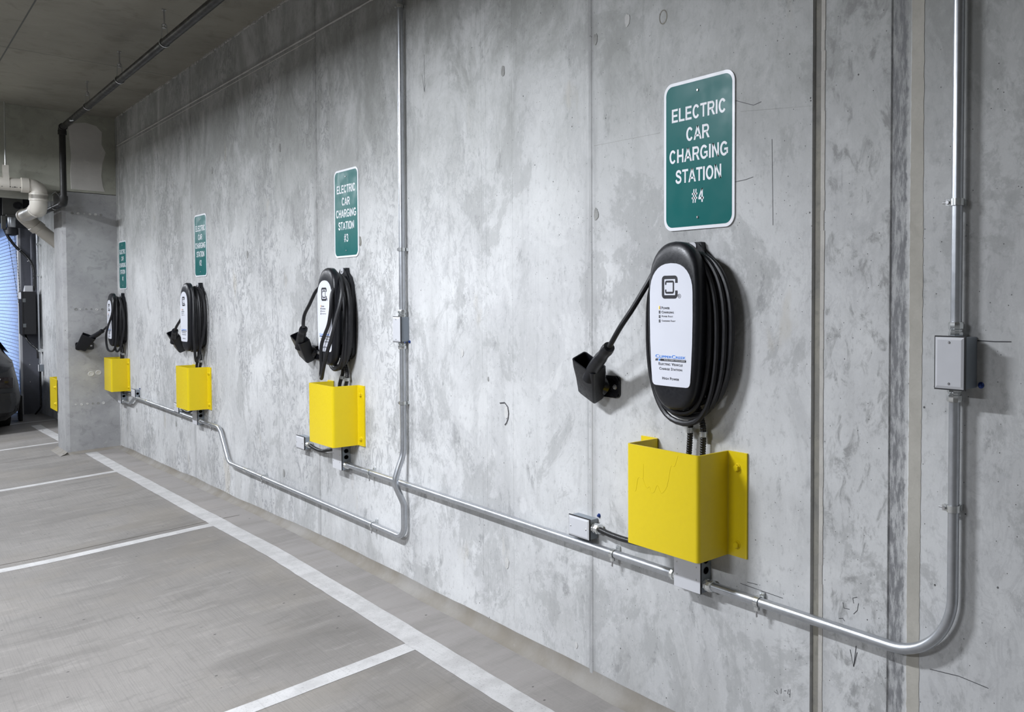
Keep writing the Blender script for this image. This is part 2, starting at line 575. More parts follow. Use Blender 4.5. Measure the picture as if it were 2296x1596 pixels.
def rrect(w, h, r, n=6, cx=0, cz=0):
    o = []
    for sx, sz, a0 in ((1, 1, 0), (-1, 1, 90), (-1, -1, 180), (1, -1, 270)):
        for k in range(n + 1):
            a = math.radians(a0 + 90 * k / n)
            o.append((cx + sx * (w / 2 - r) + r * math.cos(a), cz + sz * (h / 2 - r) + r * math.sin(a)))
    return o


def lathe(bm, prof, axis_o, axis_d, seg=16):
    """prof: list of (radius, distance along axis)"""
    o, d = Vector(axis_o), Vector(axis_d).normalized()
    return sweep_lathe(bm, prof, o, d, seg)


def sweep_lathe(bm, prof, o, d, seg):
    up = Vector((0, 0, 1)) if abs(d.z) < 0.9 else Vector((1, 0, 0))
    nn = (up - d * up.dot(d)).normalized()
    bb = d.cross(nn)
    rings = []
    for r, t in prof:
        rings.append([bm.verts.new(o + d * t + nn * (max(r, 1e-5) * math.cos(2 * PI * k / seg)) + bb * (max(r, 1e-5) * math.sin(2 * PI * k / seg))) for k in range(seg)])
    for i in range(len(rings) - 1):
        for k in range(seg):
            bm.faces.new((rings[i][k], rings[i][(k + 1) % seg], rings[i + 1][(k + 1) % seg], rings[i + 1][k]))
    bm.faces.new(rings[0][::-1])
    bm.faces.new(rings[-1])
    return bm


def hexhead(bm, o, d, r, h, washer=None):
    if washer:
        sweep_lathe(bm, [(washer, 0), (washer * 0.92, 0.002)], Vector(o), Vector(d), 18)
        o = Vector(o) + Vector(d) * 0.002
    sweep_lathe(bm, [(r, 0), (r, h * 0.8), (r * 0.85, h)], Vector(o), Vector(d), 6)
    return bm


def panhead(bm, o, d, r, h=0.0015):
    return sweep_lathe(bm, [(r, 0), (r * 0.95, h * 0.5), (r * 0.6, h)], Vector(o), Vector(d), 12)


_text_cache = {}


def text_polys(body, bold=0.0, caps=False, spacing=1.0):
    key = (body, bold, caps, spacing)
    if key in _text_cache:
        return _text_cache[key]
    cu = bpy.data.curves.new('text', 'FONT')
    cu.body = body
    cu.size = 1.0
    cu.offset = bold
    cu.space_character = spacing
    cu.resolution_u = 3
    if caps:
        cu.small_caps_scale = 0.74
        for f in cu.body_format:
            f.use_small_caps = True
    o = bpy.data.objects.new('text', cu)
    COL.objects.link(o)
    bpy.context.view_layer.update()
    dg = bpy.context.evaluated_depsgraph_get()
    me = bpy.data.meshes.new_from_object(o.evaluated_get(dg))
    V = [(v.co.x, v.co.y) for v in me.vertices]
    F = [tuple(p.vertices) for p in me.polygons]
    bpy.data.objects.remove(o, do_unlink=True)
    bpy.data.curves.remove(cu)
    bpy.data.meshes.remove(me)
    x0, x1 = min(v[0] for v in V), max(v[0] for v in V)
    y0, y1 = min(v[1] for v in V), max(v[1] for v in V)
    V = [((v[0] - x0) / (x1 - x0) - .5, (v[1] - y0) / (y1 - y0) - .5) for v in V]
    _text_cache[key] = (V, F)
    return V, F


def put_text(bm, body, cx, cz, wd, ht, y, bold=0.0, caps=False, spacing=1.0):
    V, F = text_polys(body, bold, caps, spacing)
    vs = [bm.verts.new((cx + a * wd, y, cz + b * ht)) for a, b in V]
    for f in F:
        try:
            bm.faces.new([vs[i] for i in f])
        except ValueError:
            pass


def _rc(x0, x1, z0, z1):
    return [(x0, z0), (x1, z0), (x1, z1), (x0, z1)]


def _arc(cx, cz, rx, rz, a0, a1, t=.215, h=.18, n=22):
    out = []
    for i in range(n):
        q = []
        for a, k in ((a0 + (a1 - a0) * i / n, 0), (a0 + (a1 - a0) * (i + 1) / n, 0), (a0 + (a1 - a0) * (i + 1) / n, 1), (a0 + (a1 - a0) * i / n, 1)):
            a = math.radians(a)
            q.append((cx + (rx - k * t) * math.cos(a), cz + (rz - k * h) * math.sin(a)))
        out.append(q)
    return out


def _spine(pts, wd=.19):
    P = [Vector((p.x, p.z)) for p in catmull([(a, 0, b) for a, b in pts], 5)]
    L = []
    for i in range(len(P)):
        d = (P[min(i + 1, len(P) - 1)] - P[max(i - 1, 0)]).normalized()
        q = Vector((-d.y, d.x)) * wd / 2
        L.append((tuple(P[i] + q), tuple(P[i] - q)))
    return [[a[0], a[1], b[1], b[0]] for a, b in zip(L, L[1:])]


_ST = _rc(.075, .29, 0, 1)
GLYPH = {   # heavy grotesque capitals: advance width and filled polygons, cap height 1
    'E': (.93, [_ST, _rc(.28, .85, .835, 1), _rc(.28, .80, .42, .58), _rc(.28, .87, 0, .165)]),
    'L': (.86, [_ST, _rc(.28, .82, 0, .165)]),
    'T': (.86, [_rc(.335, .525, 0, .835), _rc(.03, .83, .835, 1)]),
    'I': (.37, [_ST]),
    'H': (1.0, [_ST, _rc(.72, .91, 0, 1), _rc(.28, .72, .415, .585)]),
    'N': (1.0, [_ST, _rc(.72, .91, 0, 1), [(.09, 1), (.29, 1), (.91, 0), (.71, 0)]]),
    'A': (1.0, [[(0, 0), (.21, 0), (.60, 1), (.395, 1)], [(1, 0), (.79, 0), (.40, 1), (.605, 1)], _rc(.24, .76, .22, .37)]),
    'C': (1.0, _arc(.50, .5, .44, .515, 36, 324)),
    'O': (1.08, _arc(.54, .5, .48, .515, 0, 360, n=32)),
    'G': (1.08, _arc(.53, .5, .48, .515, 40, 312) + [_rc(.55, .99, .385, .54), _rc(.81, .99, .13, .40)]),
    'R': (1.0, [_ST, _rc(.28, .62, .835, 1), _rc(.28, .62, .40, .56)] + _arc(.60, .70, .315, .30, -90, 90, .19, .16, 12) + [[(.745, 0), (.99, 0), (.70, .43), (.48, .43)]]),
    'S': (.93, _spine([(.76, .70), (.68, .86), (.47, .918), (.27, .86), (.19, .73), (.27, .61), (.47, .53), (.69, .43), (.77, .285), (.68, .14), (.46, .082), (.23, .14), (.13, .30)])),
    '#': (.90, [[(.13, 0), (.26, 0), (.38, 1), (.25, 1)], [(.42, 0), (.55, 0), (.67, 1), (.54, 1)], _rc(.03, .78, .59, .72), _rc(.01, .76, .28, .41)]),
    '4': (.80, [_rc(.44, .62, 0, 1), _rc(.03, .75, .21, .37), [(.03, .36), (.22, .36), (.62, .98), (.62, 1), (.46, 1)]]),
    '3': (.80, _spine([(.10, .74), (.17, .88), (.36, .925), (.56, .87), (.61, .75), (.54, .63), (.34, .555)], .16) + _spine([(.34, .545), (.57, .49), (.665, .30), (.57, .13), (.36, .077), (.16, .12), (.07, .28)], .16)),
    '2': (.80, _spine([(.10, .70), (.16, .86), (.35, .922), (.56, .87), (.63, .72), (.55, .54), (.34, .34), (.17, .15), (.15, .05)], .17) + [_rc(.06, .73, 0, .165)]),
    '1': (.80, [_rc(.33, .52, 0, 1), [(.33, 1), (.12, .86), (.12, .69), (.33, .80)]])}


def put_caps(bm, txt, cx, cz, wd, ht, y):
    polys, x = [], 0.0
    for ch in txt:
        adv, P = GLYPH[ch]
        polys += [[(a + x, b) for a, b in p] for p in P]
        x += adv
    lo = min(a for p in polys for a, b in p)
    hi = max(a for p in polys for a, b in p)
    for p in polys:
        bm.faces.new([bm.verts.new((cx + ((a - lo) / (hi - lo) - .5) * wd, y, cz + (b - .5) * ht)) for a, b in p])


def stroke(bm, pts, wd, y, closed=False):
    """flat ribbon along (x, z) points on the plane y"""
    P = [Vector((a, b)) for a, b in pts]
    n = len(P)
    L = []
    for i in range(n):
        if closed:
            d = (P[(i + 1) % n] - P[i - 1]).normalized()
        else:
            d = (P[min(i + 1, n - 1)] - P[max(i - 1, 0)]).normalized()
        q = Vector((-d.y, d.x)) * wd / 2
        L.append((bm.verts.new((P[i].x + q.x, y, P[i].y + q.y)), bm.verts.new((P[i].x - q.x, y, P[i].y - q.y))))
    for i in range(n if closed else n - 1):
        a, b = L[i], L[(i + 1) % n]
        bm.faces.new((a[0], a[1], b[1], b[0]))
    return bm


def interp(tab, x):
    if x <= tab[0][0]:
        return tab[0][1]
    for (a, va), (b, vb) in zip(tab, tab[1:]):
        if x <= b:
            t = (x - a) / (b - a)
            t = t * t * (3 - 2 * t) * 0.5 + t * 0.5
            return va + (vb - va) * t
    return tab[-1][1]


# ------------------------------------------------------------------ floor
FX = [(-12, -0.42), (-5, -0.26), (-3.3, -0.165), (-2.2, -0.125), (-1.0, -0.10), (0.65, -0.058), (1.85, -0.035), (3.16, -0.017), (3.9, 0.001), (5.08, 0.022),
      (5.77, 0.037), (6.84, 0.058), (7.56, 0.055), (9.2, 0.045), (11, 0.045), (18, 0.05)]


def floor_z(x, y):
    d = -y - 0.28
    z = interp(FX, x)
    if d < 0:
        return z - d * 0.035
    return z - 0.058 * min(d, 0.75) - 0.022 * min(max(d - 0.75, 0), 6)


bm = new_bm()
xs = [-12 + i * 0.5 for i in range(int(13.5 / 0.5))] + [1.5 + i * 0.25 for i in range(40)] + [11.5 + i * 0.5 for i in range(14)]
ys = [0.25, 0.12, 0.0, -0.05, -0.1, -0.15, -0.2, -0.28, -0.4, -0.55, -0.7, -0.85, -1.03, -1.25, -1.6, -2, -2.5, -3, -4, -5, -6.5, -8, -10, -12, -14]
gv = [[bm.verts.new((x, y, floor_z(x, y))) for y in ys] for x in xs]
for i in range(len(xs) - 1):
    for j in range(len(ys) - 1):
        bm.faces.new((gv[i][j], gv[i][j + 1], gv[i + 1][j + 1], gv[i + 1][j]))
floor = tag(obj('floor', bm, 'floor', smooth=True, angle=60), kind='structure')


def floor_strip(p0, p1, wd, n=24, lift=0.0012, jag=0.0):
    b = new_bm()
    p0, p1 = Vector(p0), Vector(p1)
    d = (p1 - p0).normalized()
    q = Vector((-d.y, d.x)) * wd / 2
    prev = None
    for i in range(n + 1):
        c = p0.lerp(p1, i / n)
        l, r_ = c + q * (1 + R.uniform(-jag, jag)), c - q * (1 + R.uniform(-jag, jag))
        cur = (b.verts.new((l.x, l.y, floor_z(l.x, l.y) + lift)), b.verts.new((r_.x, r_.y, floor_z(r_.x, r_.y) + lift)))
        if prev:
            b.faces.new((prev[0], prev[1], cur[1], cur[0]))
        prev = cur
    return b


# white bay lines: one along the wall, one between each pair of bays, and the bays behind the pillar
obj('parking_line', floor_strip((1.80, -0.238), (12.8, -0.238), 0.088, 160, 0.0014, 0.03), 'line', floor)
obj('parking_line', floor_strip((-1.45, -0.262), (1.30, -0.275), 0.088, 40, 0.0014, 0.03), 'line', floor)
for xl in (-4.55, -1.95, 0.65, 3.13, 5.83, 8.47, 11.0):
    y0 = -0.27 if xl > 1 else -0.02
    obj('parking_line', floor_strip((xl, y0), (xl + (0.03 if xl > 1 else 0), -4.9), 0.085 if xl > 1 else 0.075, 60, 0.0010, 0.04), 'line', floor)
# hairline saw cut across the slab next to the second bay line
MAT['crack'] = plain('dirty_saw_cut', (0.10, 0.085, 0.07), 0.9)
obj('saw_cut', floor_strip((5.72, -0.10), (5.66, -4.0), 0.006, 60, 0.0008, 0.5), 'crack', floor)
obj('saw_cut', floor_strip((1.62, -0.42), (1.55, -4.0), 0.006, 40, 0.0008, 0.5), 'crack', floor)

# ------------------------------------------------------------------ main wall (cast panels with joints)
prof = [(-3.45, 0.0)]


def vgroove(xc, wd, dp):
    prof.extend([(xc - wd / 2, 0.0), (xc - wd * 0.3, dp), (xc + wd * 0.3, dp), (xc + wd / 2, 0.0)])


prof.append((1.70, 0.0))
vgroove(4.33, 0.022, 0.004)
vgroove(6.785, 0.024, 0.006)
prof.extend([(9.248, 0.0), (9.252, -0.0025), (9.266, -0.0025), (9.271, 0.0)])
prof.extend([(10.232, 0.0), (10.236, 0.011), (10.262, 0.011), (10.273, 0.0)])
prof.extend([(10.476, 0.0), (10.480, 0.003), (10.530, 0.003), (10.535, 0.0)])
prof.append((14.0, 0.0))
bm = new_bm()
lo = [bm.verts.new((x, y, -0.5)) for x, y in prof]
hi = [bm.verts.new((x, y, 3.165)) for x, y in prof]
for i in range(len(prof) - 1):
    bm.faces.new((lo[i], lo[i + 1], hi[i + 1], hi[i]))
bl = [bm.verts.new((14.0, 0.3, -0.5)), bm.verts.new((-3.45, 0.3, -0.5))]
bh = [bm.verts.new((14.0, 0.3, 3.165)), bm.verts.new((-3.45, 0.3, 3.165))]
bm.faces.new((lo[-1], bl[0], bh[0], hi[-1]))
bm.faces.new((bl[0], bl[1], bh[1], bh[0]))
bm.faces.new((bl[1], lo[0], hi[0], bh[1]))
bm.faces.new(hi + bh)
bm.faces.new((lo + bl)[::-1])
wall = tag(obj('wall_right', bm, 'wall'), kind='structure')

# joint filler in the control joint, mortar strip, fins
obj('joint_filler', bx(10.2365, 10.2615, 0.0075, 0.0108, -0.1, 3.16), 'groove', wall)
bm = new_bm()
for i in range(60):
    z0 = 0.02 + i * 0.0525
    a = R.uniform(-0.0015, 0.0015)
    box(bm, 10.2615 + a * .3, 10.274 + a, -0.0015, 0.0005 + 0.006, z0, z0 + 0.0527)
obj('joint_edge', bm, 'groove_edge', wall)
bm = new_bm()
n = 260
Lv, Rv = [], []
for i in range(n + 1):
    z = 0.0 + 3.16 * i / n
    Lv.append((10.534 + R.uniform(-0.0009, 0.0009) + .0008 * math.sin(z * 7), z))
    Rv.append((10.569 + R.uniform(-0.0009, 0.0009) + .0008 * math.sin(z * 5 + 1), z))
prism(bm, Lv + Rv[::-1], -0.0010, 0.0040)
obj('mortar_strip', bm, 'mortar', wall)


def fin(pts, wd, h):
    b = new_bm()
    P = [Vector((x, z)) for x, z in pts]
    for a, c in zip(P, P[1:]):
        k = max(1, int((c - a).length / 0.12))
        for i in range(k):
            p, q = a.lerp(c, i / k), a.lerp(c, (i + 1) / k)
            d = (q - p).normalized()
            nrm = Vector((-d.y, d.x)) * wd * R.uniform(0.35, 0.6)
            v = [b.verts.new((t.x, 0.0002, t.y)) for t in (p + nrm, p - nrm, q - nrm, q + nrm)]
            m0 = b.verts.new((p.x, -h * R.uniform(.6, 1), p.y))
            m1 = b.verts.new((q.x, -h * R.uniform(.6, 1), q.y))
            b.faces.new((v[0], m0, m1, v[3]))
            b.faces.new((m0, v[1], v[2], m1))
    return b


obj('form_seam', fin([(1.80, 2.897), (4.33, 2.890), (6.785, 2.882), (8.6, 2.876)], 0.014, 0.004), 'fin', wall)
obj('form_seam', fin([(1.80, 2.868), (4.33, 2.862), (6.785, 2.855)], 0.008, 0.002), 'fin', wall)
obj('form_seam', fin([(9.28, 1.945), (9.62, 1.942)], 0.004, 0.0012), 'wall', wall)
obj('form_seam', fin([(9.97, 1.955), (10.23, 1.93)], 0.004, 0.0012), 'wall', wall)
obj('form_seam', fin([(9.259, 0.12), (9.259, 1.70)], 0.010, 0.003), 'fin', wall)
obj('form_seam', fin([(9.259, 1.70), (9.256, 2.9)], 0.007, 0.003), 'fin', wall)
obj('form_seam', fin([(1.845, 0.03), (1.84, 3.1)], 0.010, 0.003), 'fin', wall)
for xs_ in (8.53, 8.565, 7.98, 8.76):
    obj('form_seam', fin([(xs_, 0.14), (xs_, 2.9)], 0.003, 0.0008), 'wall', wall)

# patched tie holes: irregular slightly proud discs, some dark and some pale
TIES = [(9.289, 2.307, 0.017, 1), (8.699, 2.309, 0.018, 1), (9.292, 1.708, 0.018, 1), (8.712, 0.966, 0.021, 0), (7.338, 1.712, 0.020, 1), (2.444, 2.357, 0.02, 0),
        (3.793, 2.33, 0.02, 0), (4.859, 2.333, 0.022, 1), (6.218, 2.32, 0.022, 1), (9.171, 0.167, 0.010, 0), (8.709, 0.365, 0.020, 0), (6.218, 0.368, 0.021, 1), (5.6, 1.71, 0.02, 1),
        (9.461, 2.333, 0.018, 0), (8.575, 1.09, 0.008, 1), (9.685, 1.176, 0.005, 1), (8.368, 1.19, 0.015, 0), (2.433, 0.402, 0.019, 1), (3.781, 0.416, 0.02, 1)]


def blob(bm, cx, cz, rx, rz, y0, y1, n=18, jag=0.18):
    ph = R.uniform(0, 6)
    out = []
    for k in range(n):
        a = 2 * PI * k / n
        j = 1 + jag * (0.5 * math.sin(3 * a + ph) + R.uniform(-.5, .5))
        out.append((cx + rx * j * math.cos(a), cz + rz * j * math.sin(a)))
    return prism(bm, out, y0, y1)


for x, z, r, dk in TIES:
    bm = new_bm()
    blob(bm, x, z, r * 0.72, r * 1.15, -0.0016, 0.0006)
    obj('tie_patch', bm, 'dark_patch' if dk else 'pale_patch', wall)
bm = new_bm()
blob(bm, 7.352, 1.708, 0.010, 0.024, -0.0012, 0.0004)
obj('tie_hole', bm, 'groove', wall)
bm = new_bm()
ring = [(9.637 + 0.017 * math.cos(2 * PI * k / 24), 2.302 + 0.021 * math.sin(2 * PI * k / 24)) for k in range(24)]
stroke(bm, ring, 0.004, -0.0006, True)
obj('anchor_ring', bm, 'groove', wall)
bm = new_bm()
sc = [(8.664, 1.0), (8.70, 1.005), (8.722, 0.99), (8.728, 0.965), (8.724, 0.945), (8.712, 0.925), (8.70, 0.916)]
stroke(bm, [(p.x, p.y) for p in [Vector((a, b, 0)) for a, b in sc]], 0.0045, -0.0022)
obj('tie_hole_crack', bm, 'pencil', wall)

# carpenter's pencil marks left on the concrete
MARKS = {'arrow_low': [[(10.365, 0.5), (10.376, 0.458), (10.384, 0.515)], [(10.376, 0.458), (10.387, 0.499)]],
         'v14': [[(10.106, 0.304), (10.121, 0.301), (10.114, 0.312)], [(10.132, 0.321), (10.131, 0.306)], [(10.142, 0.318), (10.15, 0.32)], [(10.158, 0.327), (10.155, 0.314), (10.164, 0.314)], [(10.164, 0.329), (10.163, 0.306)]],
         'line': [[(9.974, 0.582), (10.136, 0.578)], [(10.001, 0.592), (10.041, 0.594)]],
         'boxline': [[(10.713, 1.318), (10.754, 1.317), (10.794, 1.318)]],
         'arrow_up': [[(8.046, 2.506), (8.048, 2.34)], [(8.024, 2.42), (8.048, 2.34), (8.056, 2.37)]],
         'num': [[(10.341, 0.618), (10.344, 0.604), (10.362, 0.605)], [(10.375, 0.624), (10.372, 0.637), (10.386, 0.643)], [(10.39, 0.628), (10.387, 0.609), (10.375, 0.596)], [(10.328, 0.572), (10.341, 0.576), (10.347, 0.57)]],
         'low_right': [[(10.598, 0.520), (10.675, 0.527), (10.749, 0.522)]],
         'scratch': [[(9.80 + 0.06, 1.75), (9.99, 1.757), (10.02, 1.762)], [(9.92, 2.0), (10.02, 1.965), (10.05, 1.97)], [(10.09, 1.86), (10.095, 1.62)]]}
for k, S in MARKS.items():
    bm = new_bm()
    for s in S:
        stroke(bm, s, 0.0016 if k not in ('boxline', 'arrow_low') else 0.0024, -0.0005)
    obj('pencil_mark', bm, 'pencil', wall)

# sealant cove between slab and wall
bm = new_bm()
rows = []
n = 150
for i in range(n + 1):
    x = 1.75 + (14.0 - 1.75) * i / n
    top = interp([(1.75, 0.0), (2.4, 0.018), (3.7, 0.039), (4.3, 0.06), (5.3, 0.068), (6.0, 0.085), (6.8, 0.104), (7.3, 0.108), (9.6, 0.105), (14, 0.105)], x)
    wv = 0.004 * math.sin(x * 9.1) + R.uniform(-0.002, 0.002)
    yb = -0.052 + wv
    row = []
    for t in (0, 0.25, 0.5, 0.75, 1.0):
        a = t * PI / 2
        yy = -0.0004 + yb * (1 - math.cos(a))
        zz = floor_z(x, yb) - 0.002 + (top + wv * 0.4 - floor_z(x, yb) + 0.002) * (1 - math.sin(a))
        row.append(bm.verts.new((x, yy, zz)))
    rows.append(row)
for a, b in zip(rows, rows[1:]):
    for j in range(4):
        bm.faces.new((a[j], a[j + 1], b[j + 1], b[j]))
tag(obj('baseboard_right', bm, 'caulk', smooth=True), kind='structure')

# ------------------------------------------------------------------ pillar, beam, ceiling, shell
bm = new_bm()
PY = -0.40
ol = [(1.25, 0.0), (1.25, PY), (1.695, PY), (1.72, PY + 0.025), (1.72, 0.0)]
a = [bm.verts.new((x, y, -0.3)) for x, y in ol]
b = [bm.verts.new((x, y, 2.425)) for x, y in ol]
bm.faces.new(a[::-1])
bm.faces.new(b)
for i in range(len(ol)):
    j = (i + 1) % len(ol)
    bm.faces.new((a[i], a[j], b[j], b[i]))
pillar = tag(obj('pillar', bm, 'pillar'), kind='structure')
for (y, z, r) in [(-0.329, .424, .007), (-0.287, .422, .010), (-0.244, .425, .008), (-0.204, .423, .008), (-0.165, .424, .010), (-0.124, .422, .011), (-0.315, 1.326, .012), (-0.283, 1.326, .007),
                  (-0.24, 1.326, .007), (-0.201, 1.326, .007), (-0.159, 1.323, .010), (-0.121, 1.325, .009), (-0.213, .708, .022), (-0.157, .717, .021), (-0.327, 2.227, .010),
                  (-0.285, 2.23, .010), (-0.24, 2.23, .006), (-0.197, 2.23, .010), (-0.157, 2.229, .011), (-0.117, 2.228, .010)]:
    bm = new_bm()
    sweep_lathe(bm, [(r * 1.15, 0), (r, 0.002), (r * 0.8, 0.002), (r * 0.7, 0.0004)], Vector((1.7199, y, z)), Vector((1, 0, 0)), 14)
    obj('form_hole', bm, 'pale_patch' if r > 0.02 or R.random() < .5 else 'dark_patch', pillar, True)
bm = new_bm()
rows = []
for y in [0.0, -0.05, -0.1, -0.2, -0.3, -0.4, -0.43]:
    rows.append([bm.verts.new((1.7205, y, floor_z(1.75, y) + 0.02)), bm.verts.new((1.735, y, floor_z(1.75, y) + 0.007)), bm.verts.new((1.765, y, floor_z(1.765, y) - 0.001))])
for p, q in zip(rows, rows[1:]):
    for j in range(2):
        bm.faces.new((p[j], p[j + 1], q[j + 1], q[j]))
obj('sealant_fillet', bm, 'caulk', pillar, True)
bm = new_bm()
rows = []
for x in [1.19, 1.3, 1.45, 1.6, 1.72, 1.76]:
    rows.append([bm.verts.new((x, PY - 0.0005, floor_z(x, PY) + 0.03)), bm.verts.new((x, PY - 0.02, floor_z(x, PY) + 0.012)), bm.verts.new((x, PY - 0.055, floor_z(x, PY - 0.05) - 0.001))])
for p, q in zip(rows, rows[1:]):
    for j in range(2):
        bm.faces.new((p[j], p[j + 1], q[j + 1], q[j]))
obj('sealant_fillet', bm, 'caulk', pillar, True)

beam = tag(obj('ceiling_beam', bx(0.60, 1.726, -14, -0.001, 2.43, 3.2), 'beam'), kind='structure')
bm = new_bm()
pt = []
for k, (y, z) in enumerate([(-0.33, 2.452), (-0.335, 2.60), (-0.325, 2.75), (-0.335, 2.92), (-0.34, 3.03), (-0.30, 3.07), (-0.22, 3.09), (-0.14, 3.07), (-0.10, 3.02), (-0.105, 2.9), (-0.075, 2.83), (-0.10, 2.72), (-0.11, 2.6), (-0.10, 2.5), (-0.085, 2.452)]):
    pt.append((y, z))
fa = [bm.verts.new((1.7285, y, z)) for y, z in pt]
fb = [bm.verts.new((1.7255, y + (0.004 if y > -.2 else -.004), z)) for y, z in pt]
bm.faces.new(fa)
for i in range(len(pt)):
    bm.faces.new((fa[i], fa[(i + 1) % len(pt)], fb[(i + 1) % len(pt)], fb[i]))
obj('repair_patch', bm, 'patch', beam)

bm = new_bm()
box(bm, -12, 14, -14, 0.3, 3.165, 3.4)
ceiling = tag(obj('ceiling', bm, 'ceiling'), kind='structure')
MAT['cjoint'] = plain('ceiling_joint_line', (0.11, 0.11, 0.105), 0.9)
for (x0, y0, x1, y1) in ((1.8, -0.955, 13, -0.985), (3.92, -0.02, 3.86, -6), (7.6, -0.02, 7.6, -6)):
    bm = new_bm()
    d = Vector((x1 - x0, y1 - y0, 0)).normalized()
    q = Vector((-d.y, d.x, 0)) * 0.004
    vs = [bm.verts.new(Vector(v) + s) for v, s in (((x0, y0, 3.1646), q), ((x0, y0, 3.1646), -q), ((x1, y1, 3.1646), -q), ((x1, y1, 3.1646), q))]
    bm.faces.new(vs)
    obj('form_joint', bm, 'cjoint', ceiling)
# ragged slurry line where slab and wall meet
bm = new_bm()
for i in range(150):
    x = 1.8 + i * 0.048
    if R.random() < 0.8:
        h = R.uniform(0.004, 0.016)
        box(bm, x, x + R.uniform(0.02, 0.055), -R.uniform(0.002, 0.008), 0.001, 3.165 - h, 3.1655)
o = obj('slurry_edge', bm, 'fin', wall)
tag(o, kind='stuff')

tag(obj('wall_front', bx(14.0, 14.2, -14, 0.3, -0.5, 3.3), 'back'), kind='structure')
tag(obj('wall_left', bx(-12, 14.2, -14.2, -14, -0.9, 3.3), 'back'), kind='structure')
tag(obj('wall_back', bx(-12.2, -12, -14.2, 0.3, -0.9, 3.3), 'back'), kind='structure')
bm = new_bm()
box(bm, -12, -9.2, 0.0, 0.3, -0.6, 3.2)
box(bm, -9.2, -3.45, 0.0, 0.3, 2.55, 3.2)
tag(obj('wall_gate', bm, 'back'), kind='structure')
# outside, seen only through the grille
tag(obj('driveway', bx(-40, 6, 0.25, 40, -0.75, -0.45), 'outside'), kind='structure')

# ------------------------------------------------------------------ stations
ST = {4: dict(sx=9.7983, sz=1.8555, gx=9.7696, gz=0.8137, cx=9.795, cz=1.334),
      3: dict(sx=7.1863, sz=1.8622, gx=7.1544, gz=0.8235, cx=7.180, cz=1.3265),
      2: dict(sx=4.5536, sz=1.8140, gx=4.5311, gz=0.7712, cx=4.550, cz=1.288),
      1: dict(sx=1.9813, sz=1.7440, gx=1.9584, gz=0.7108, cx=1.983, cz=1.228)}
WHERE = {4: 'nearest the control joint', 3: 'just left of the tall saddle-bent conduit', 2: 'above the dropping conduit bend', 1: 'beside the concrete pillar'}
NUM = {4: 'four', 3: 'three', 2: 'two', 1: 'one'}
PLACE = {4: 'at far right, closest', 3: 'left of the tall left conduit', 2: 'second from the pillar', 1: 'next to the pillar corner'}

# --- signs
SW, SH = .3048, .4572


def make_sign(k):
    s = ST[k]
    t = thing('charging_sign', 'green sign ELECTRIC CAR CHARGING STATION #%d, %s' % (k, PLACE[k]), 'sign', (s['sx'], 0, s['sz']), 0, 'green charging station signs')
    bm = new_bm()
    prism(bm, rrect(SW, SH, 0.036, 8), -0.0042, -0.0012)
    obj('backing', bm, 'white', t)
    bm = new_bm()
    prism(bm, rrect(SW - 0.020, SH - 0.020, 0.028, 8), -0.0046, -0.0040)
    obj('green_face', bm, 'green', t)
    for txt, f, wd in (('ELECTRIC', .222, .231), ('CAR', .363, .101), ('CHARGING', .498, .253), ('STATION', .638, .198), ('#%d' % k, .779, .052)):
        bm = new_bm()
        put_caps(bm, txt, 0.0, SH / 2 - f * SH, wd, 0.0415, -0.0049)
        obj('lettering', bm, 'letter', t)
    for f in (.085, .922):
        bm = new_bm()
        panhead(bm, (0.0, -0.0046, SH / 2 - f * SH), (0, -1, 0), 0.0045, 0.003)
        obj('screw', bm, 'screw', t, True)
    return t


for k in (4, 3, 2, 1):
    make_sign(k)

# --- yellow guards
GW, GH, GD, GF = .3194, .3077, .1283, .0746
gx_path = fillet([(-GW / 2 - GF, -0.003, 0), (-GW / 2 + 0.003, -0.003, 0), (-GW / 2 + 0.003, -GD + 0.003, 0), (GW / 2 - 0.003, -GD + 0.003, 0), (GW / 2 - 0.003, -0.003, 0), (GW / 2 + GF, -0.003, 0)],
                 [0.006, 0.010, 0.010, 0.006], 6)


def hat_plate(path, z0, z1, th):
    b = new_bm()
    P = [Vector((p.x, p.y)) for p in path]
    A, B = [], []
    for i, p in enumerate(P):
        d = (P[min(i + 1, len(P) - 1)] - P[max(i - 1, 0)]).normalized()
        q = Vector((-d.y, d.x)) * th / 2
        A.append(p + q)
        B.append(p - q)
    ol_ = A + B[::-1]
    lo_ = [b.verts.new((v.x, v.y, z0)) for v in ol_]
    hi_ = [b.verts.new((v.x, v.y, z1)) for v in ol_]
    n_ = len(ol_)
    m = len(A)
    for i in range(n_):
        b.faces.new((lo_[i], lo_[(i + 1) % n_], hi_[(i + 1) % n_], hi_[i]))
    for i in range(m - 1):
        b.faces.new((lo_[i], lo_[i + 1], lo_[n_ - 2 - i], lo_[n_ - 1 - i]))
        b.faces.new((hi_[i], hi_[n_ - 1 - i], hi_[n_ - 2 - i], hi_[i + 1]))
    return b


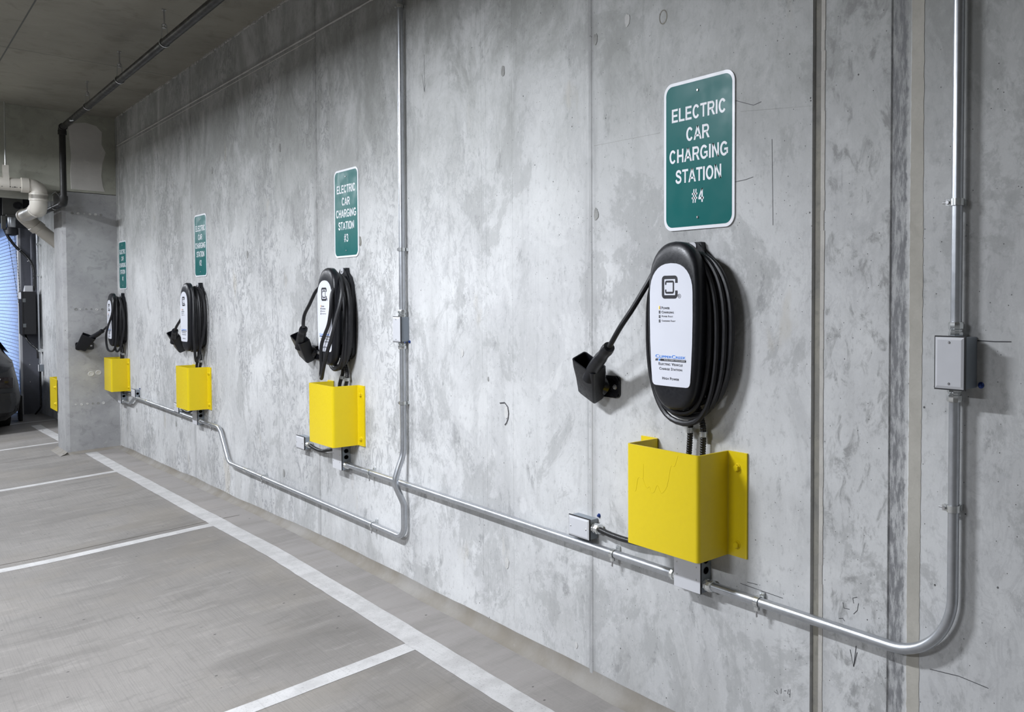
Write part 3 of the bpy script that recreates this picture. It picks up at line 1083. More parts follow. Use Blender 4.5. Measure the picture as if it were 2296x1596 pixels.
def make_guard(k):
    s = ST[k]
    t = thing('wall_guard', 'yellow folded steel guard on wall, %s' % PLACE[k], 'guard', (s['gx'], 0, s['gz']), 0, 'yellow steel guards under the chargers')
    pth = gx_path if k != 1 else fillet([(-GW / 2 - 0.03, -0.003, 0), (-GW / 2 + 0.003, -0.003, 0), (-GW / 2 + 0.003, -GD + 0.003, 0), (GW / 2 - 0.003, -GD + 0.003, 0), (GW / 2 - 0.003, -0.003, 0), (GW / 2 + GF, -0.003, 0)], [0.006, 0.010, 0.010, 0.006], 6)
    obj('folded_plate', hat_plate(pth, -GH / 2, GH / 2, 0.006), 'yellow', t, True, angle=40)
    for sx_ in ((1, -1) if k != 1 else (1,)):
        for zz in (0.108, -0.118):
            bm = new_bm()
            hexhead(bm, (sx_ * (GW / 2 + 0.038), -0.006, zz), (0, -1, 0), 0.0105, 0.008, 0.0135)
            obj('bolt', bm, 'yellow', t)
    if k == 4:
        bm = new_bm()
        y = -GD - 0.0001
        for pts in ([(-.118, .01), (-.112, .02), (-.105, .05), (-.095, .058), (-.08, .058), (-.078, .10)], [(-.08, .055), (-.07, .035), (-.06, .03), (-.05, .035), (-.045, .02), (-.03, .022), (-.015, .045), (.0, .025), (.015, .032), (.03, .055), (.045, .11), (.06, .112), (.075, .145)]):
            sweep(bm, catmull([(a, y + .0006, b) for a, b in pts], 4), 0.0011, 6)
        obj('paint_run', bm, 'yellow', t, True)
    return t


for k in (4, 3, 2, 1):
    make_guard(k)

# --- charger (prototype pieces shared, cable loops individual)
COVER = [(0, .25), (.03, .2465), (.055, .2365), (.077, .219), (.094, .193), (.104, .16), (.109, .12), (.1115, .07), (.1115, .02), (.110, -.03), (.107, -.08), (.1025, -.125), (.095, -.165), (.084, -.2), (.068, -.225), (.048, -.241), (.024, -.248), (0, -.25)]


def sym(outline, n=4):
    half = catmull([(a, 0, b) for a, b in outline], n)
    pts = [(max(p.x, 0), p.z) for p in half]
    return pts + [(-x, z) for x, z in pts[-2:0:-1]]


COVER_O = sym(COVER)
LABEL_O = [(0, .185)] + [(.0925 * math.sin(a) ** 0.86, .098 + .087 * math.cos(a) ** 0.9) for a in [math.radians(d) for d in range(12, 90, 11)]] + [(.0925, .095), (.0930, .03), (.0910, -.05), (.0865, -.12), (.0825, -.163), (.080, -.171), (.074, -.1765), (.066, -.178), (0, -.1785)]
LABEL_O = LABEL_O + [(-x, z) for x, z in LABEL_O[-2:0:-1]]


def Lx(x):
    return (x - 9.825) * 1.014


def Lz(z):
    return 1.4015 + (z - 1.4015) * 1.014 - 1.334


def front_cover_bm():
    b = new_bm()
    rings = []
    for sx_, sz_, y in ((.94, .96, -.070), (.985, .985, -.0705), (1, 1, -.073), (1, 1, -.092), (.995, .992, -.097), (.975, .97, -.1025), (.94, .925, -.107), (.90, .86, -.1095), (.87, .79, -.1105)):
        rings.append([b.verts.new((x * sx_, y, z * sz_)) for x, z in COVER_O])
    n_ = len(COVER_O)
    for p, q in zip(rings, rings[1:]):
        for i in range(n_):
            b.faces.new((p[i], p[(i + 1) % n_], q[(i + 1) % n_], q[i]))
    b.faces.new(rings[0])
    b.faces.new(rings[-1][::-1])
    return b


def logo_bm():
    b = new_bm()
    y = -0.1124

    def cpath(x0, x1, z0, z1, gap0, gap1, side, r=0.006):
        pts = []
        if side > 0:
            raw = [(x1, gap1), (x1, z1), (x0, z1), (x0, z0), (x1, z0), (x1, gap0)]
        else:
            raw = [(x0, gap1), (x0, z1), (x1, z1), (x1, z0), (x0, z0), (x0, gap0)]
        return [(p.x, p.z) for p in fillet([(a_, 0, c_) for a_, c_ in raw], r, 6)]
    stroke(b, cpath(Lx(9.787) + .0053, Lx(9.855) - .0053, Lz(1.415) + .0047, Lz(1.481) - .0047, Lz(1.438), Lz(1.460), 1, 0.007), 0.0102, y)
    stroke(b, cpath(Lx(9.801) + .003, Lx(9.840) - .003, Lz(1.429) + .0028, Lz(1.467) - .0028, Lz(1.441), Lz(1.455), -1, 0.004), 0.0056, y)
    ring_ = [(Lx(9.862) + .006 * math.cos(2 * PI * q / 16), Lz(1.422) + .006 * math.sin(2 * PI * q / 16)) for q in range(16)]
    stroke(b, ring_, 0.0011, y, True)
    put_text(b, 'R', Lx(9.862), Lz(1.422), 0.005, 0.0065, y)
    return b


CABLE_R = 0.0085
LOOPS = {  # turns around the spool: (y, half width left, half width right, top, bottom)
    4: [(-.036, .13, .150, .205, -.235), (-.040, .150, .186, .215, -.262), (-.050, .158, .170, .222, -.276), (-.060, .165, .150, .218, -.294), (-.068, .150, .122, .212, -.262), (-.060, .14, .112, .2, -.24)],
    3: [(-.035, .11, .135, .205, -.25), (-.045, .115, .152, .212, -.262), (-.055, .12, .142, .22, -.272), (-.064, .118, .128, .215, -.275), (-.060, .112, .12, .21, -.262)],
    2: [(-.034, .11, .14, .205, -.245), (-.044, .115, .15, .212, -.25), (-.054, .112, .145, .215, -.252), (-.064, .11, .13, .21, -.25), (-.058, .10, .12, .20, -.24)],
    1: [(-.034, .10, .135, .205, -.235), (-.044, .105, .142, .21, -.25), (-.054, .105, .14, .212, -.255), (-.064, .105, .13, .21, -.25), (-.058, .10, .12, .20, -.24)]}
EXTRA = {
    4: [],
    3: [[(-0.01, -0.06, 0.225), (0.075, -0.08, 0.175), (0.105, -0.115, 0.113), (0.11, -0.122, 0.04), (0.088, -0.125, -0.035), (0.045, -0.128, -0.09), (0.008, -0.130, -0.14), (-0.006, -0.129, -0.193), (-0.012, -0.125, -0.256), (-0.022, -0.125, -0.298), (0.002, -0.13, -0.315), (0.045, -0.138, -0.269), (0.095, -0.140, -0.188), (0.14, -0.133, -0.108), (0.158, -0.11, 0.014), (0.160, -0.095, 0.08), (0.145, -0.082, 0.135), (0.106, -0.072, 0.18), (0.05, -0.065, 0.216), (-0.01, -0.06, 0.231)]],
    2: [[(0.02, -0.07, 0.225), (0.08, -0.079, 0.213), (0.12, -0.081, 0.165), (0.15, -0.086, 0.04), (0.15, -0.088, -0.085), (0.13, -0.08, -0.192), (0.1, -0.069, -0.288), (0.09, -0.059, -0.324), (0.1, -0.05, -0.282), (0.13, -0.043, -0.216), (0.16, -0.033, -0.132), (0.175, -0.026, -0.044), (0.175, -0.025, 0.039), (0.16, -0.026, 0.123), (0.12, -0.032, 0.188), (0.07, -0.045, 0.214), (0.02, -0.05, 0.22)]],
    1: [[(0.0, -0.07, 0.23), (0.05, -0.085, 0.225), (0.1, -0.093, 0.205), (0.128, -0.102, 0.163), (0.130, -0.112, 0.063), (0.09, -0.124, -0.014), (0.03, -0.13, -0.074), (-0.03, -0.133, -0.153), (-0.04, -0.129, -0.233), (-0.02, -0.123, -0.281), (0.03, -0.108, -0.297), (0.09, -0.096, -0.278), (0.12, -0.09, -0.229), (0.14, -0.085, -0.112), (0.14, -0.079, 0.071), (0.1, -0.077, 0.204), (0.0, -0.07, 0.225)],
        [(0.02, -0.06, 0.215), (0.1, -0.07, 0.188), (0.135, -0.08, 0.05), (0.13, -0.08, -0.096), (0.11, -0.086, -0.229), (0.09, -0.086, -0.272), (0.1, -0.074, -0.297), (0.12, -0.057, -0.27), (0.14, -0.045, -0.192), (0.16, -0.032, -0.073), (0.16, -0.032, 0.046), (0.12, -0.05, 0.184), (0.03, -0.05, 0.21)]]}
TAIL = {
    4: [(-0.279, -0.12, -0.072), (-0.232, -0.115, -0.011), (-0.185, -0.1, 0.053), (-0.145, -0.08, 0.122), (-0.11, -0.065, 0.176), (-0.03, -0.06, 0.215)],
    3: [(-0.279, -0.115, -0.066), (-0.284, -0.115, -0.04), (-0.278, -0.11, 0.008), (-0.229, -0.1, 0.067), (-0.177, -0.085, 0.138), (-0.12, -0.06, 0.185), (-0.04, -0.06, 0.215)],
    2: [(-0.255, -0.110, -0.102), (-0.225, -0.105, -0.069), (-0.15, -0.092, -0.013), (-0.09, -0.064, 0.06), (-0.06, -0.055, 0.14), (0, -0.05, 0.21)],
    1: [(-0.103, -0.146, -0.104), (-0.08, -0.133, -0.087), (-0.066, -0.118, -0.062), (-0.075, -0.09, -0.01), (-0.09, -0.064, 0.05), (-0.06, -0.055, 0.15), (0, -0.05, 0.21)]}
HAND = {
    4: [(-0.425, -0.088, -0.185), (-0.402, -0.094, -0.158), (-0.359, -0.105, -0.126), (-0.279, -0.12, -0.072)],
    3: [(-0.418, -0.088, -0.175), (-0.392, -0.094, -0.15), (-0.345, -0.105, -0.113), (-0.279, -0.115, -0.066)],
    2: [(-0.395, -0.088, -0.20), (-0.37, -0.092, -0.172), (-0.315, -0.1, -0.138), (-0.255, -0.110, -0.102)],
    1: [(-0.20, -0.245, -0.20), (-0.183, -0.222, -0.176), (-0.147, -0.182, -0.143), (-0.103, -0.146, -0.104)]}


def helix(turns):
    pts = []
    n_ = 24
    for i in range(len(turns)):
        a_ = turns[i]
        b_ = turns[min(i + 1, len(turns) - 1)]
        for q in range(n_):
            f = q / n_
            y, l, r_, tp, bt = [a_[j] + (b_[j] - a_[j]) * f for j in range(5)]
            th = 2 * PI * f
            s_, c_ = math.sin(th), math.cos(th)
            x = (r_ if s_ > 0 else l) * math.copysign(abs(s_) ** 0.8, s_)
            z = (-c_) * (tp if c_ < 0 else -bt)
            z = math.copysign(abs(c_) ** 0.85, -c_) * (tp if c_ < 0 else -bt)
            pts.append((x, y, z))
    pts.append((0, turns[-1][0], turns[-1][4]))
    return pts


CHL = {4: 'black oval charger with white panel and neat cable coil, closest, at right',
       3: 'black oval charger with two cable strands slung across its white panel',
       2: 'black oval charger with a cable loop hanging lowest at its side, second from pillar',
       1: 'black oval charger in the pillar corner with cable loops hanging below it'}


def make_charger(k):
    s = ST[k]
    t = thing('car_charger', CHL[k], 'charger', (s['cx'], 0, s['cz']), 0, 'wall mounted car chargers')
    # back plate with mounting tab
    bp = [(-.030, .252), (-.038, .225), (-.07, .205), (-.095, .165), (-.105, .10), (-.105, -.16), (-.100, -.19), (-.085, -.205), (-.05, -.22), (.05, -.22), (.085, -.205), (.100, -.19), (.105, -.16), (.105, .10), (.095, .165), (.07, .205), (.038, .225), (.030, .252)]
    bm = new_bm()
    prism(bm, bp, -0.024, 0.0)
    bmesh.ops.bevel(bm, geom=[e for e in bm.edges if abs(e.verts[0].co.y + .024) < 1e-5 and abs(e.verts[1].co.y + .024) < 1e-5], offset=0.006, segments=2, affect='EDGES')
    obj('back_plate', bm, 'black', t, True, angle=50)
    bm = new_bm()
    prism(bm, rrect(0.036, 0.030, 0.012, 5, 0, 0.236), -0.0262, -0.0238)
    tb = obj('tab_highlight', bm, 'cover', t)  # bright highlight on the tab, put in as a pale plate
    bm = new_bm()
    panhead(bm, (0, -0.0262, 0.234), (0, -1, 0), 0.006, 0.003)
    obj('mounting_screw', bm, 'screw', tb, True)
    bm = new_bm()
    prism(bm, sym([(0, .20), (.05, .19), (.078, .15), (.085, .1), (.085, -.12), (.078, -.17), (.05, -.2), (0, -.205)], 4), -0.072, -0.023)
    obj('spool_body', bm, 'gloss', t, True, angle=50)
    obj('front_cover', front_cover_bm(), 'black', t, True, angle=60)
    bm = new_bm()
    prism(bm, LABEL_O, -0.1119, -0.1100)
    lb = obj('front_panel', bm, 'panel', t)
    obj('emblem', logo_bm(), 'ink', lb)
    y = -0.1124
    for body, x0, x1, z0, z1, zc in (('Power', 9.786, 9.821, 1.3835, 1.3915, 1.388), ('Charging', 9.786, 9.839, 1.3715, 1.379, 1.375), ('Power Fault', 9.787, 9.835, 1.3605, 1.3655, 1.362), ('Charging Fault', 9.787, 9.846, 1.3475, 1.3525, 1.349),
                                     ('Electric Vehicle', 9.773, 9.876, 1.2195, 1.2275, 0), ('Charge Station', 9.776, 9.874, 1.2055, 1.2135, 0), ('High Power', 9.789, 9.861, 1.1775, 1.1855, 0)):
        bm = new_bm()
        put_text(bm, body, (Lx(x0) + Lx(x1)) / 2, (Lz(z0) + Lz(z1)) / 2, Lx(x1) - Lx(x0), Lz(z1) - Lz(z0), y, 0.018, True, 1.1)
        obj('printed_line', bm, 'ink', lb)
        if zc:
            bm = new_bm()
            for xa in (9.7755, 9.7795):
                if not (zc == 1.388 and xa == 9.7755):
                    prism(bm, [(Lx(xa - .0012), Lz(zc - .0045)), (Lx(xa + .0012), Lz(zc - .0045)), (Lx(xa + .0012), Lz(zc + .0045)), (Lx(xa - .0012), Lz(zc + .0045))], y, y + .0004)
            obj('indicator', bm, 'ink', lb)
    # black strap line under the blue name, with its slanted stripes
    bm = new_bm()
    z0, z1 = Lz(1.2318), Lz(1.2382)
    xs0 = Lx(9.7815)
    prism(bm, [(xs0 - .002, z0), (Lx(9.890), z0), (Lx(9.890), z1), (xs0 + .001, z1)], y, y + .0004)
    for q in range(3):
        xa = Lx(9.760) + q * 0.0042
        prism(bm, [(xa - .002, z0), (xa + .0005, z0), (xa + .0035, z1), (xa + .001, z1)], y, y + .0004)
    obj('black_strip', bm, 'ink', lb)
    bm = new_bm()
    put_text(bm, 'ClipperCreek', Lx(9.824), Lz(1.2455), Lx(9.889) - Lx(9.759), 0.0098, y, 0.010, True)
    prism(bm, [(Lx(9.7735) - .001, z0), (Lx(9.779) - .001, z0), (Lx(9.779) + .002, z1), (Lx(9.7735) + .002, z1)], y, y + .0004)
    obj('blue_print', bm, 'blueink', lb)
    bm = new_bm()
    put_text(bm, 'RELIABLE, POWERFUL, MADE IN AMERICA', Lx(9.842), Lz(1.235), 0.090, 0.0036, y - .0003, 0.01)
    obj('white_print', bm, 'letter', lb)
    bm = new_bm()
    box(bm, Lx(9.7755) - .0014, Lx(9.7755) + .0014, y, y + .0004, Lz(1.388) - .0045, Lz(1.388) + .0045)
    obj('power_lamp', bm, 'lamp', lb)
    # rating sticker on the right side of the spool
    bm = new_bm()
    box(bm, .0848, .0862, -0.066, -0.034, -.14, .03)
    obj('rating_sticker', bm, 'rating', t)
    # strain reliefs at the bottom
    bm = new_bm()
    for xx in (0.0, 0.045):
        sweep_lathe(bm, [(.014, 0), (.014, .012), (.011, .014), (.011, .026)], Vector((xx, -.02, -.205)), Vector((0, 0, -1)), 12)
    obj('cable_gland', bm, 'gloss', t, True)
    # cable
    path = catmull(helix(LOOPS[k]), 2)
    bm = new_bm()
    sweep(bm, path, CABLE_R, 8)
    for ex in EXTRA[k]:
        sweep(bm, catmull(ex, 6), CABLE_R, 8)
    sweep(bm, catmull(TAIL[k], 8), CABLE_R, 10)
    cb = obj('charging_cable', bm, 'rubber', t, True)
    bm = new_bm()
    hp = catmull(HAND[k], 8)
    m = len(hp)
    rad = []
    for i in range(m):
        f = i / (m - 1)
        r_ = 0.024 - 0.004 * f
        if f > 0.80:
            r_ = 0.0205 if int(f * 60) % 2 else 0.0185
        rad.append(r_)
    sweep(bm, hp, rad, 16)
    obj('connector_handle', bm, 'black', cb, True, angle=60)
    return t


for k in (4, 3, 2, 1):
    make_charger(k)


# --- connector holsters
def pocket_bm():
    W, D, H, tw, td, th = .110, .060, .140, .78, .86, .004
    b = new_bm()

    def ring(sx, sy, z, dip=0):
        out = []
        for x, y in rrect(W * sx, D * sy, 0.010 * min(sx, sy), 4):
            out.append(b.verts.new((x, y, z - (dip * (1 - abs(x) / (W * sx / 2)) if dip and y > 0 else 0))))
        return out
    rs = [ring(tw * .9, td * .8, -H - .012), ring(tw, td, -H), ring(.86, .9, -H * .55), ring(.97, 1, -.03), ring(1, 1, 0, .012), ring(1 - 2 * th / W, 1 - 2 * th / D, 0, .012), ring(.90, .90, -.03), ring(.78, .78, -H * .6)]
    n_ = len(rs[0])
    for p, q in zip(rs, rs[1:]):
        for i in range(n_):
            b.faces.new((p[i], p[(i + 1) % n_], q[(i + 1) % n_], q[i]))
    b.faces.new(rs[0][::-1])
    b.faces.new(rs[-1])
    return b


def rotm(roll, tilt, yaw):
    Ry = Matrix.Rotation(roll, 3, 'Y')
    Rx = Matrix.Rotation(tilt, 3, 'X')
    Rz = Matrix.Rotation(yaw, 3, 'Z')
    return Rz @ Ry @ Rx


def make_holster(loc, rz, label, pk, plate_c):
    t = thing('connector_holster', label, 'holster', loc, rz, 'black connector holsters')
    Mr = rotm(*pk[3:])
    bm = pocket_bm()
    for v in bm.verts:
        v.co = Mr @ v.co + Vector(pk[:3])
    obj('pocket', bm, 'black', t, True, angle=50)
    px_, pz_ = plate_c
    bm = new_bm()
    prism(bm, rrect(.136, .074, .016, 6, px_, pz_), -.010, 0.0)
    bmesh.ops.bevel(bm, geom=[e for e in bm.edges if abs(e.verts[0].co.y + .010) < 1e-5 and abs(e.verts[1].co.y + .010) < 1e-5], offset=0.004, segments=2, affect='EDGES')
    obj('mounting_plate', bm, 'gloss', t, True, angle=50)
    bm = new_bm()
    c0 = Mr @ Vector((0, .02, -.10)) + Vector(pk[:3])
    sweep(bm, [(px_ - .01, -.006, pz_), (c0.x * .5 + px_ * .5, c0.y * .5 - .01, c0.z * .5 + pz_ * .5), c0], [.034, .03, .024], 12)
    obj('neck', bm, 'gloss', t, True)
    for sx_ in (1, -1):
        bm = new_bm()
        hexhead(bm, (px_ + sx_ * .048, -.010, pz_), (0, -1, 0), .0055, .005, .009)
        obj('screw', bm, 'screw', t)
    return t


HPK = (0.0, -.094, 0.0, 0.46, 0.50, 0.16)
make_holster((9.375, 0, 1.203), 0, 'black connector holster on the wall seam left of the closest charger', HPK, (-.018, -.085))
make_holster((6.782, 0, 1.206), 0, 'black connector holster by the dark groove, second closest to the camera', HPK, (-.018, -.085))
make_holster((4.170, 0, 1.150), 0, 'black connector holster half hidden behind the charger second from the pillar', HPK, (-.018, -.085))
make_holster((1.72, -0.235, 1.075), PI / 2, 'black connector holster bolted to the face of the concrete pillar', (0.0, -.094, 0.0, 0.46, 0.42, -0.1), (-.022, -.098))

# ------------------------------------------------------------------ junction boxes
CY = -0.024      # conduit centre line off the wall


def make_box(name, label, cx, cz, wd, ht, dp, group=None, screws=((0, .38), (0, -.38)), knock=(), fit=(), emb=False):
    t = thing(name, label, 'junction box', (cx, 0, cz), 0, group)
    bm = bx(-wd / 2 + .003, wd / 2 - .003, -dp + .004, 0, -ht / 2 + .003, ht / 2 - .003, .002)
    bd = obj('box_body', bm, 'box', t)
    bm = bx(-wd / 2, wd / 2, -dp + .001, -dp + .0045, -ht / 2, ht / 2)
    obj('gasket', bm, 'gasket', t)
    bm = new_bm()
    rings = []
    e = .003
    for q, y in ((0, -dp + .001), (0.0, -dp - .0005), (.006, -dp - .003)):
        w2, h2 = wd / 2 - e - q, ht / 2 - e - q
        rings.append([bm.verts.new(v) for v in ((-w2, y, -h2), (w2, y, -h2), (w2, y, h2), (-w2, y, h2))])
    for p, q in zip(rings, rings[1:]):
        for i in range(4):
            bm.faces.new((p[i], p[(i + 1) % 4], q[(i + 1) % 4], q[i]))
    bm.faces.new(rings[-1])
    bm.faces.new(rings[0][::-1])
    cv = obj('cover_plate', bm, 'cover', t)
    for sx_, sz_ in screws:
        bm = new_bm()
        panhead(bm, (sx_ * wd, -dp - .003, sz_ * ht), (0, -1, 0), .0032, .0018)
        obj('screw', bm, 'screw', cv, True)
    for kz in knock:
        bm = new_bm()
        sweep_lathe(bm, [(.012, 0), (.012, .0004), (.010, .0004), (.0095, -.002)], Vector((wd / 2 - .003, -dp * .45, kz)), Vector((1, 0, 0)), 18)
        obj('knockout', bm, 'hole', bd, True)
    for (p, d) in fit:
        bm = new_bm()
        fitting(bm, p, d)
        obj('conduit_fitting', bm, 'zinc', t, True, angle=30)
    return t


def fitting(bm, p, d, s=1.0):
    sweep_lathe(bm, [(.0165 * s, 0), (.0175 * s, .003), (.0175 * s, .011), (.0155 * s, .013), (.0155 * s, .017), (.0182 * s, .019), (.0185 * s, .030), (.0165 * s, .034), (.0142 * s, .035)], Vector(p), Vector(d), 10)


SQ = ((-.36, .36), (.36, .36), (-.36, -.36), (.36, -.36))
for k, zc in ((4, .590), (3, .587), (2, .551), (1, .495)):
    cx_ = {4: 9.796, 3: 7.143, 2: 4.508, 1: 1.972}[k]
    zf = {4: .557, 3: .555, 2: .522, 1: .458}[k] - zc
    f = [((.0555, CY, zf), (1, 0, 0))]
    if k in (2, 4):
        f.append(((-.0555, CY, zf), (-1, 0, 0)))
    tsq = thing('junction_box', 'square grey junction box under the yellow guard %s' % PLACE[k], 'junction box', (cx_, 0, zc + .0), 0, 'square boxes under the guards')
    hw, hz0, hz1, dp = .0585, -.059, .075, .045
    bd = obj('box_body', bx(-hw + .001, hw - .001, -dp + .003, 0, hz0 + .001, hz1, .002), 'box', tsq)
    obj('gasket', bx(-hw, hw, -dp + .0005, -dp + .0035, hz0, hz1), 'gasket', tsq)
    cv = obj('cover_plate', bx(-hw + .001, hw - .001, -dp - .0016, -dp + .0008, hz0 + .001, hz1 - .001, .0006), 'cover', tsq)
    for sx_, zz in ((-.045, -.018), (.040, -.018), (-.045, .020), (.040, .020)):
        bm = new_bm()
        panhead(bm, (sx_, -dp - .0016, zz), (0, -1, 0), .0028, .0016)
        obj('screw', bm, 'screw', cv, True)
    for zz in (.008, .040):
        bm = new_bm()
        sweep_lathe(bm, [(.0125, 0), (.0125, .0005), (.0108, .0005), (.0100, -.002)], Vector((hw - .001, -dp * .48, zz)), Vector((1, 0, 0)), 18)
        obj('knockout', bm, 'hole', bd, True)
    for p, d in f:
        bm = new_bm()
        fitting(bm, p, d)
        obj('conduit_fitting', bm, 'zinc', tsq, True, angle=30)

make_box('junction_box', 'tall grey junction box on the right-hand vertical conduit', 10.677, 1.268, .0775, .123, .065, 'small grey junction boxes', ((0, .38), (0, -.38)), (),
         [((-.006, CY, .058), (0, 0, 1)), ((-.008, CY, -.058), (0, 0, -1))])
make_box('junction_box', 'tall grey junction box on the left-hand vertical conduit', 7.842, 1.276, .080, .120, .042, 'small grey junction boxes', ((0, .38), (0, -.38)), (),
         [((.020, CY, .057), (0, 0, 1)), ((.018, CY, -.057), (0, 0, -1))])
HS = ((-.36, 0), (.36, 0))
make_box('junction_box', 'wide grey junction box on the seam left of the closest yellow guard', 9.242, .617, .122, .075, .040, 'small grey junction boxes', HS, (), [((.058, -.020, .006), (1, 0, 0))])
make_box('junction_box', 'wide grey junction box left of the guard with a sagging black cable', 6.606, .604, .122, .075, .040, 'small grey junction boxes', HS, (), [((.058, -.020, -.006), (1, 0, 0))])
make_box('junction_box', 'wide grey junction box half hidden behind the second guard from the pillar', 3.972, .567, .122, .073, .040, 'small grey junction boxes', HS, (), [((.058, -.020, -.006), (1, 0, 0))])
make_box('junction_box', 'wide grey junction box right of the guard beside the pillar', 2.503, .568, .134, .075, .038, 'small grey junction boxes', HS, (0.0,), [((-.064, -.020, -.006), (-1, 0, 0))])

# screws left in the wall beside the boxes
for x, z, lab in ((10.723, 1.216, 'blue screw head in wall beside the tall right-hand junction box'), (9.305, .662, 'blue screw head in wall above the wide junction box by guard #4'),
                  (7.885, 1.218, 'blue screw head in wall beside the left-hand tall junction box'), (2.575, .612, 'dark screw head in wall beside the junction box by guard #1')):
    bm = new_bm()
    sweep_lathe(bm, [(.0075, 0), (.0075, .002), (.0045, .003), (.0045, .007), (.002, .008)], Vector((x, .0, z)), Vector((0, -1, 0)), 12)
    tag(obj('wall_screw', bm, 'bluescrew', smooth=True), lab, 'screw', 'screws set in the wall')

# ------------------------------------------------------------------ conduits
CR = 0.0133


def conduit(label, path, r=CR, mat='galv', couple=(), group='galvanised conduit runs', seg=16):
    t = thing('metal_conduit', label, 'conduit', (0, 0, 0), 0, group)
    P = [Vector(p) for p in path]
    o0 = P[0].copy()
    t.location = o0
    bm = new_bm()
    sweep(bm, [p - o0 for p in P], r, seg)
    obj('pipe', bm, mat, t, True, angle=50)
    for p, d in couple:
        bm = new_bm()
        sweep_lathe(bm, [(r * 1.12, -.028), (r * 1.22, -.026), (r * 1.22, -.004), (r * 1.08, -.002), (r * 1.08, .002), (r * 1.22, .004), (r * 1.22, .026), (r * 1.12, .028)], Vector(p) - o0, Vector(d), 14)
        obj('coupling', bm, 'zinc', t, True, angle=30)
    return t


conduit('straight horizontal conduit from box of charger #3 to box of charger #4', [(7.235, CY, .558), (7.9, CY, .559), (8.6, CY, .558), (9.71, CY, .557)])
pr = fillet([(9.885, CY, .557), (10.669, CY, .557), (10.669, CY, 1.180)], .165, 16)
conduit('conduit from box of charger #4 bending up to the right-hand junction box', pr)
conduit('vertical conduit rising from the right-hand junction box out of frame', [(10.671, CY, 1.360), (10.671, CY, 3.165)])
# saddle over the horizontal run
vx = 7.862
low = [(4.60, CY, .522), (4.90, CY, .520), (5.03, CY, .505)]
run = fillet([(4.600, CY, .522), (5.035, CY, .522), (5.235, CY, .302), (7.862, CY, .302), (7.862, CY, .43)], [.12, .12, .135], 14)
run += catmull([(vx, CY, .44), (vx, CY - .004, .47), (vx, CY - .030, .535), (vx, CY - .040, .57), (vx, CY - .030, .615), (vx, CY - .006, .685), (vx, CY, .72)], 6)
run += [Vector((vx, CY, .80)), Vector((vx, CY, 1.185))]
conduit('long conduit from box of charger #2 dropping low then up to left-hand box', run, couple=[((5.60, CY, .302), (1, 0, 0))])
conduit('vertical conduit from the left-hand junction box up to the ceiling', [(7.863, CY, 1.366), (7.863, CY, 3.165)])
conduit('conduit between the boxes of charger #1 and charger #2 with offset bends', fillet([(2.055, CY, .458), (2.30, CY, .458), (2.50, CY, .530), (4.42, CY, .524)], .07, 8), couple=[((2.95, CY, .529), (1, 0, 0))])


# flexible black conduits
def flexc(label, pts, r=0.0098, coup=(), ring=()):
    t = thing('flexible_conduit', label, 'flexible conduit', pts[0], 0, 'black flexible conduits')
    o0 = Vector(pts[0])
    bm = new_bm()
    corrugated(bm, [Vector(p) - o0 for p in catmull(pts, 12)], r)
    obj('corrugated_tube', bm, 'flex', t, True, angle=80)
    for p in ring:
        bm = new_bm()
        sweep_lathe(bm, [(r * 1.25, -.008), (r * 1.25, .008)], Vector(p) - o0, Vector((0, 0, 1)), 14)
        box(bm, p[0] - o0.x - .018, p[0] - o0.x - .006, -.006 + p[1] - o0.y + .014, .004 + p[1] - o0.y + .014, p[2] - o0.z - .006, p[2] - o0.z + .006)
        cl = obj('strap', bm, 'zinc', t, True, angle=30)
    return t


for k in (4, 3, 2, 1):
    s = ST[k]
    zb = {4: .665, 3: .662, 2: .626, 1: .570}[k]
    bx_ = {4: 9.796, 3: 7.143, 2: 4.508, 1: 1.972}[k]
    flexc('left black corrugated conduit into the yellow guard %s' % PLACE[k], [(s['cx'] - .002, CY, s['cz'] - .228), (s['cx'] - .006, CY, s['cz'] - .29), (bx_ - .012, CY, s['cz'] - .36), (bx_ - .02, CY, s['gz'] + .05), (bx_ - .02, CY, zb)], ring=[(s['cx'] - .008, CY, s['cz'] - .318)])
    flexc('right black corrugated conduit into the yellow guard %s' % PLACE[k], [(s['cx'] + .020, CY - .004, s['cz'] - .228), (s['cx'] + .036, CY, s['cz'] - .27), (s['cx'] + .048, CY, s['cz'] - .32), (bx_ + .042, CY, s['gz'] + .08), (bx_ + .032, CY, zb)], ring=[(s['cx'] + .049, CY, s['cz'] - .325)])
flexc('black corrugated conduit running from the side box behind guard #4', [(9.332, -.020, .622), (9.40, -.022, .617), (9.50, -.024, .617), (9.62, -.026, .630), (9.738, -.026, .640)])
flexc('smooth black conduit sagging from the side box under guard #3', [(6.698, -.020, .597), (6.78, -.022, .588), (6.88, -.024, .588), (6.98, -.026, .606), (7.085, -.026, .625)])
flexc('black conduit half hidden from the side box under guard #2', [(4.066, -.020, .560), (4.15, -.022, .555), (4.25, -.024, .556), (4.35, -.026, .575), (4.450, -.026, .590)])
flexc('black conduit between the box of charger #1 and its side box', [(2.031, -.026, .540), (2.12, -.026, .545), (2.26, -.026, .560), (2.405, -.022, .562)])


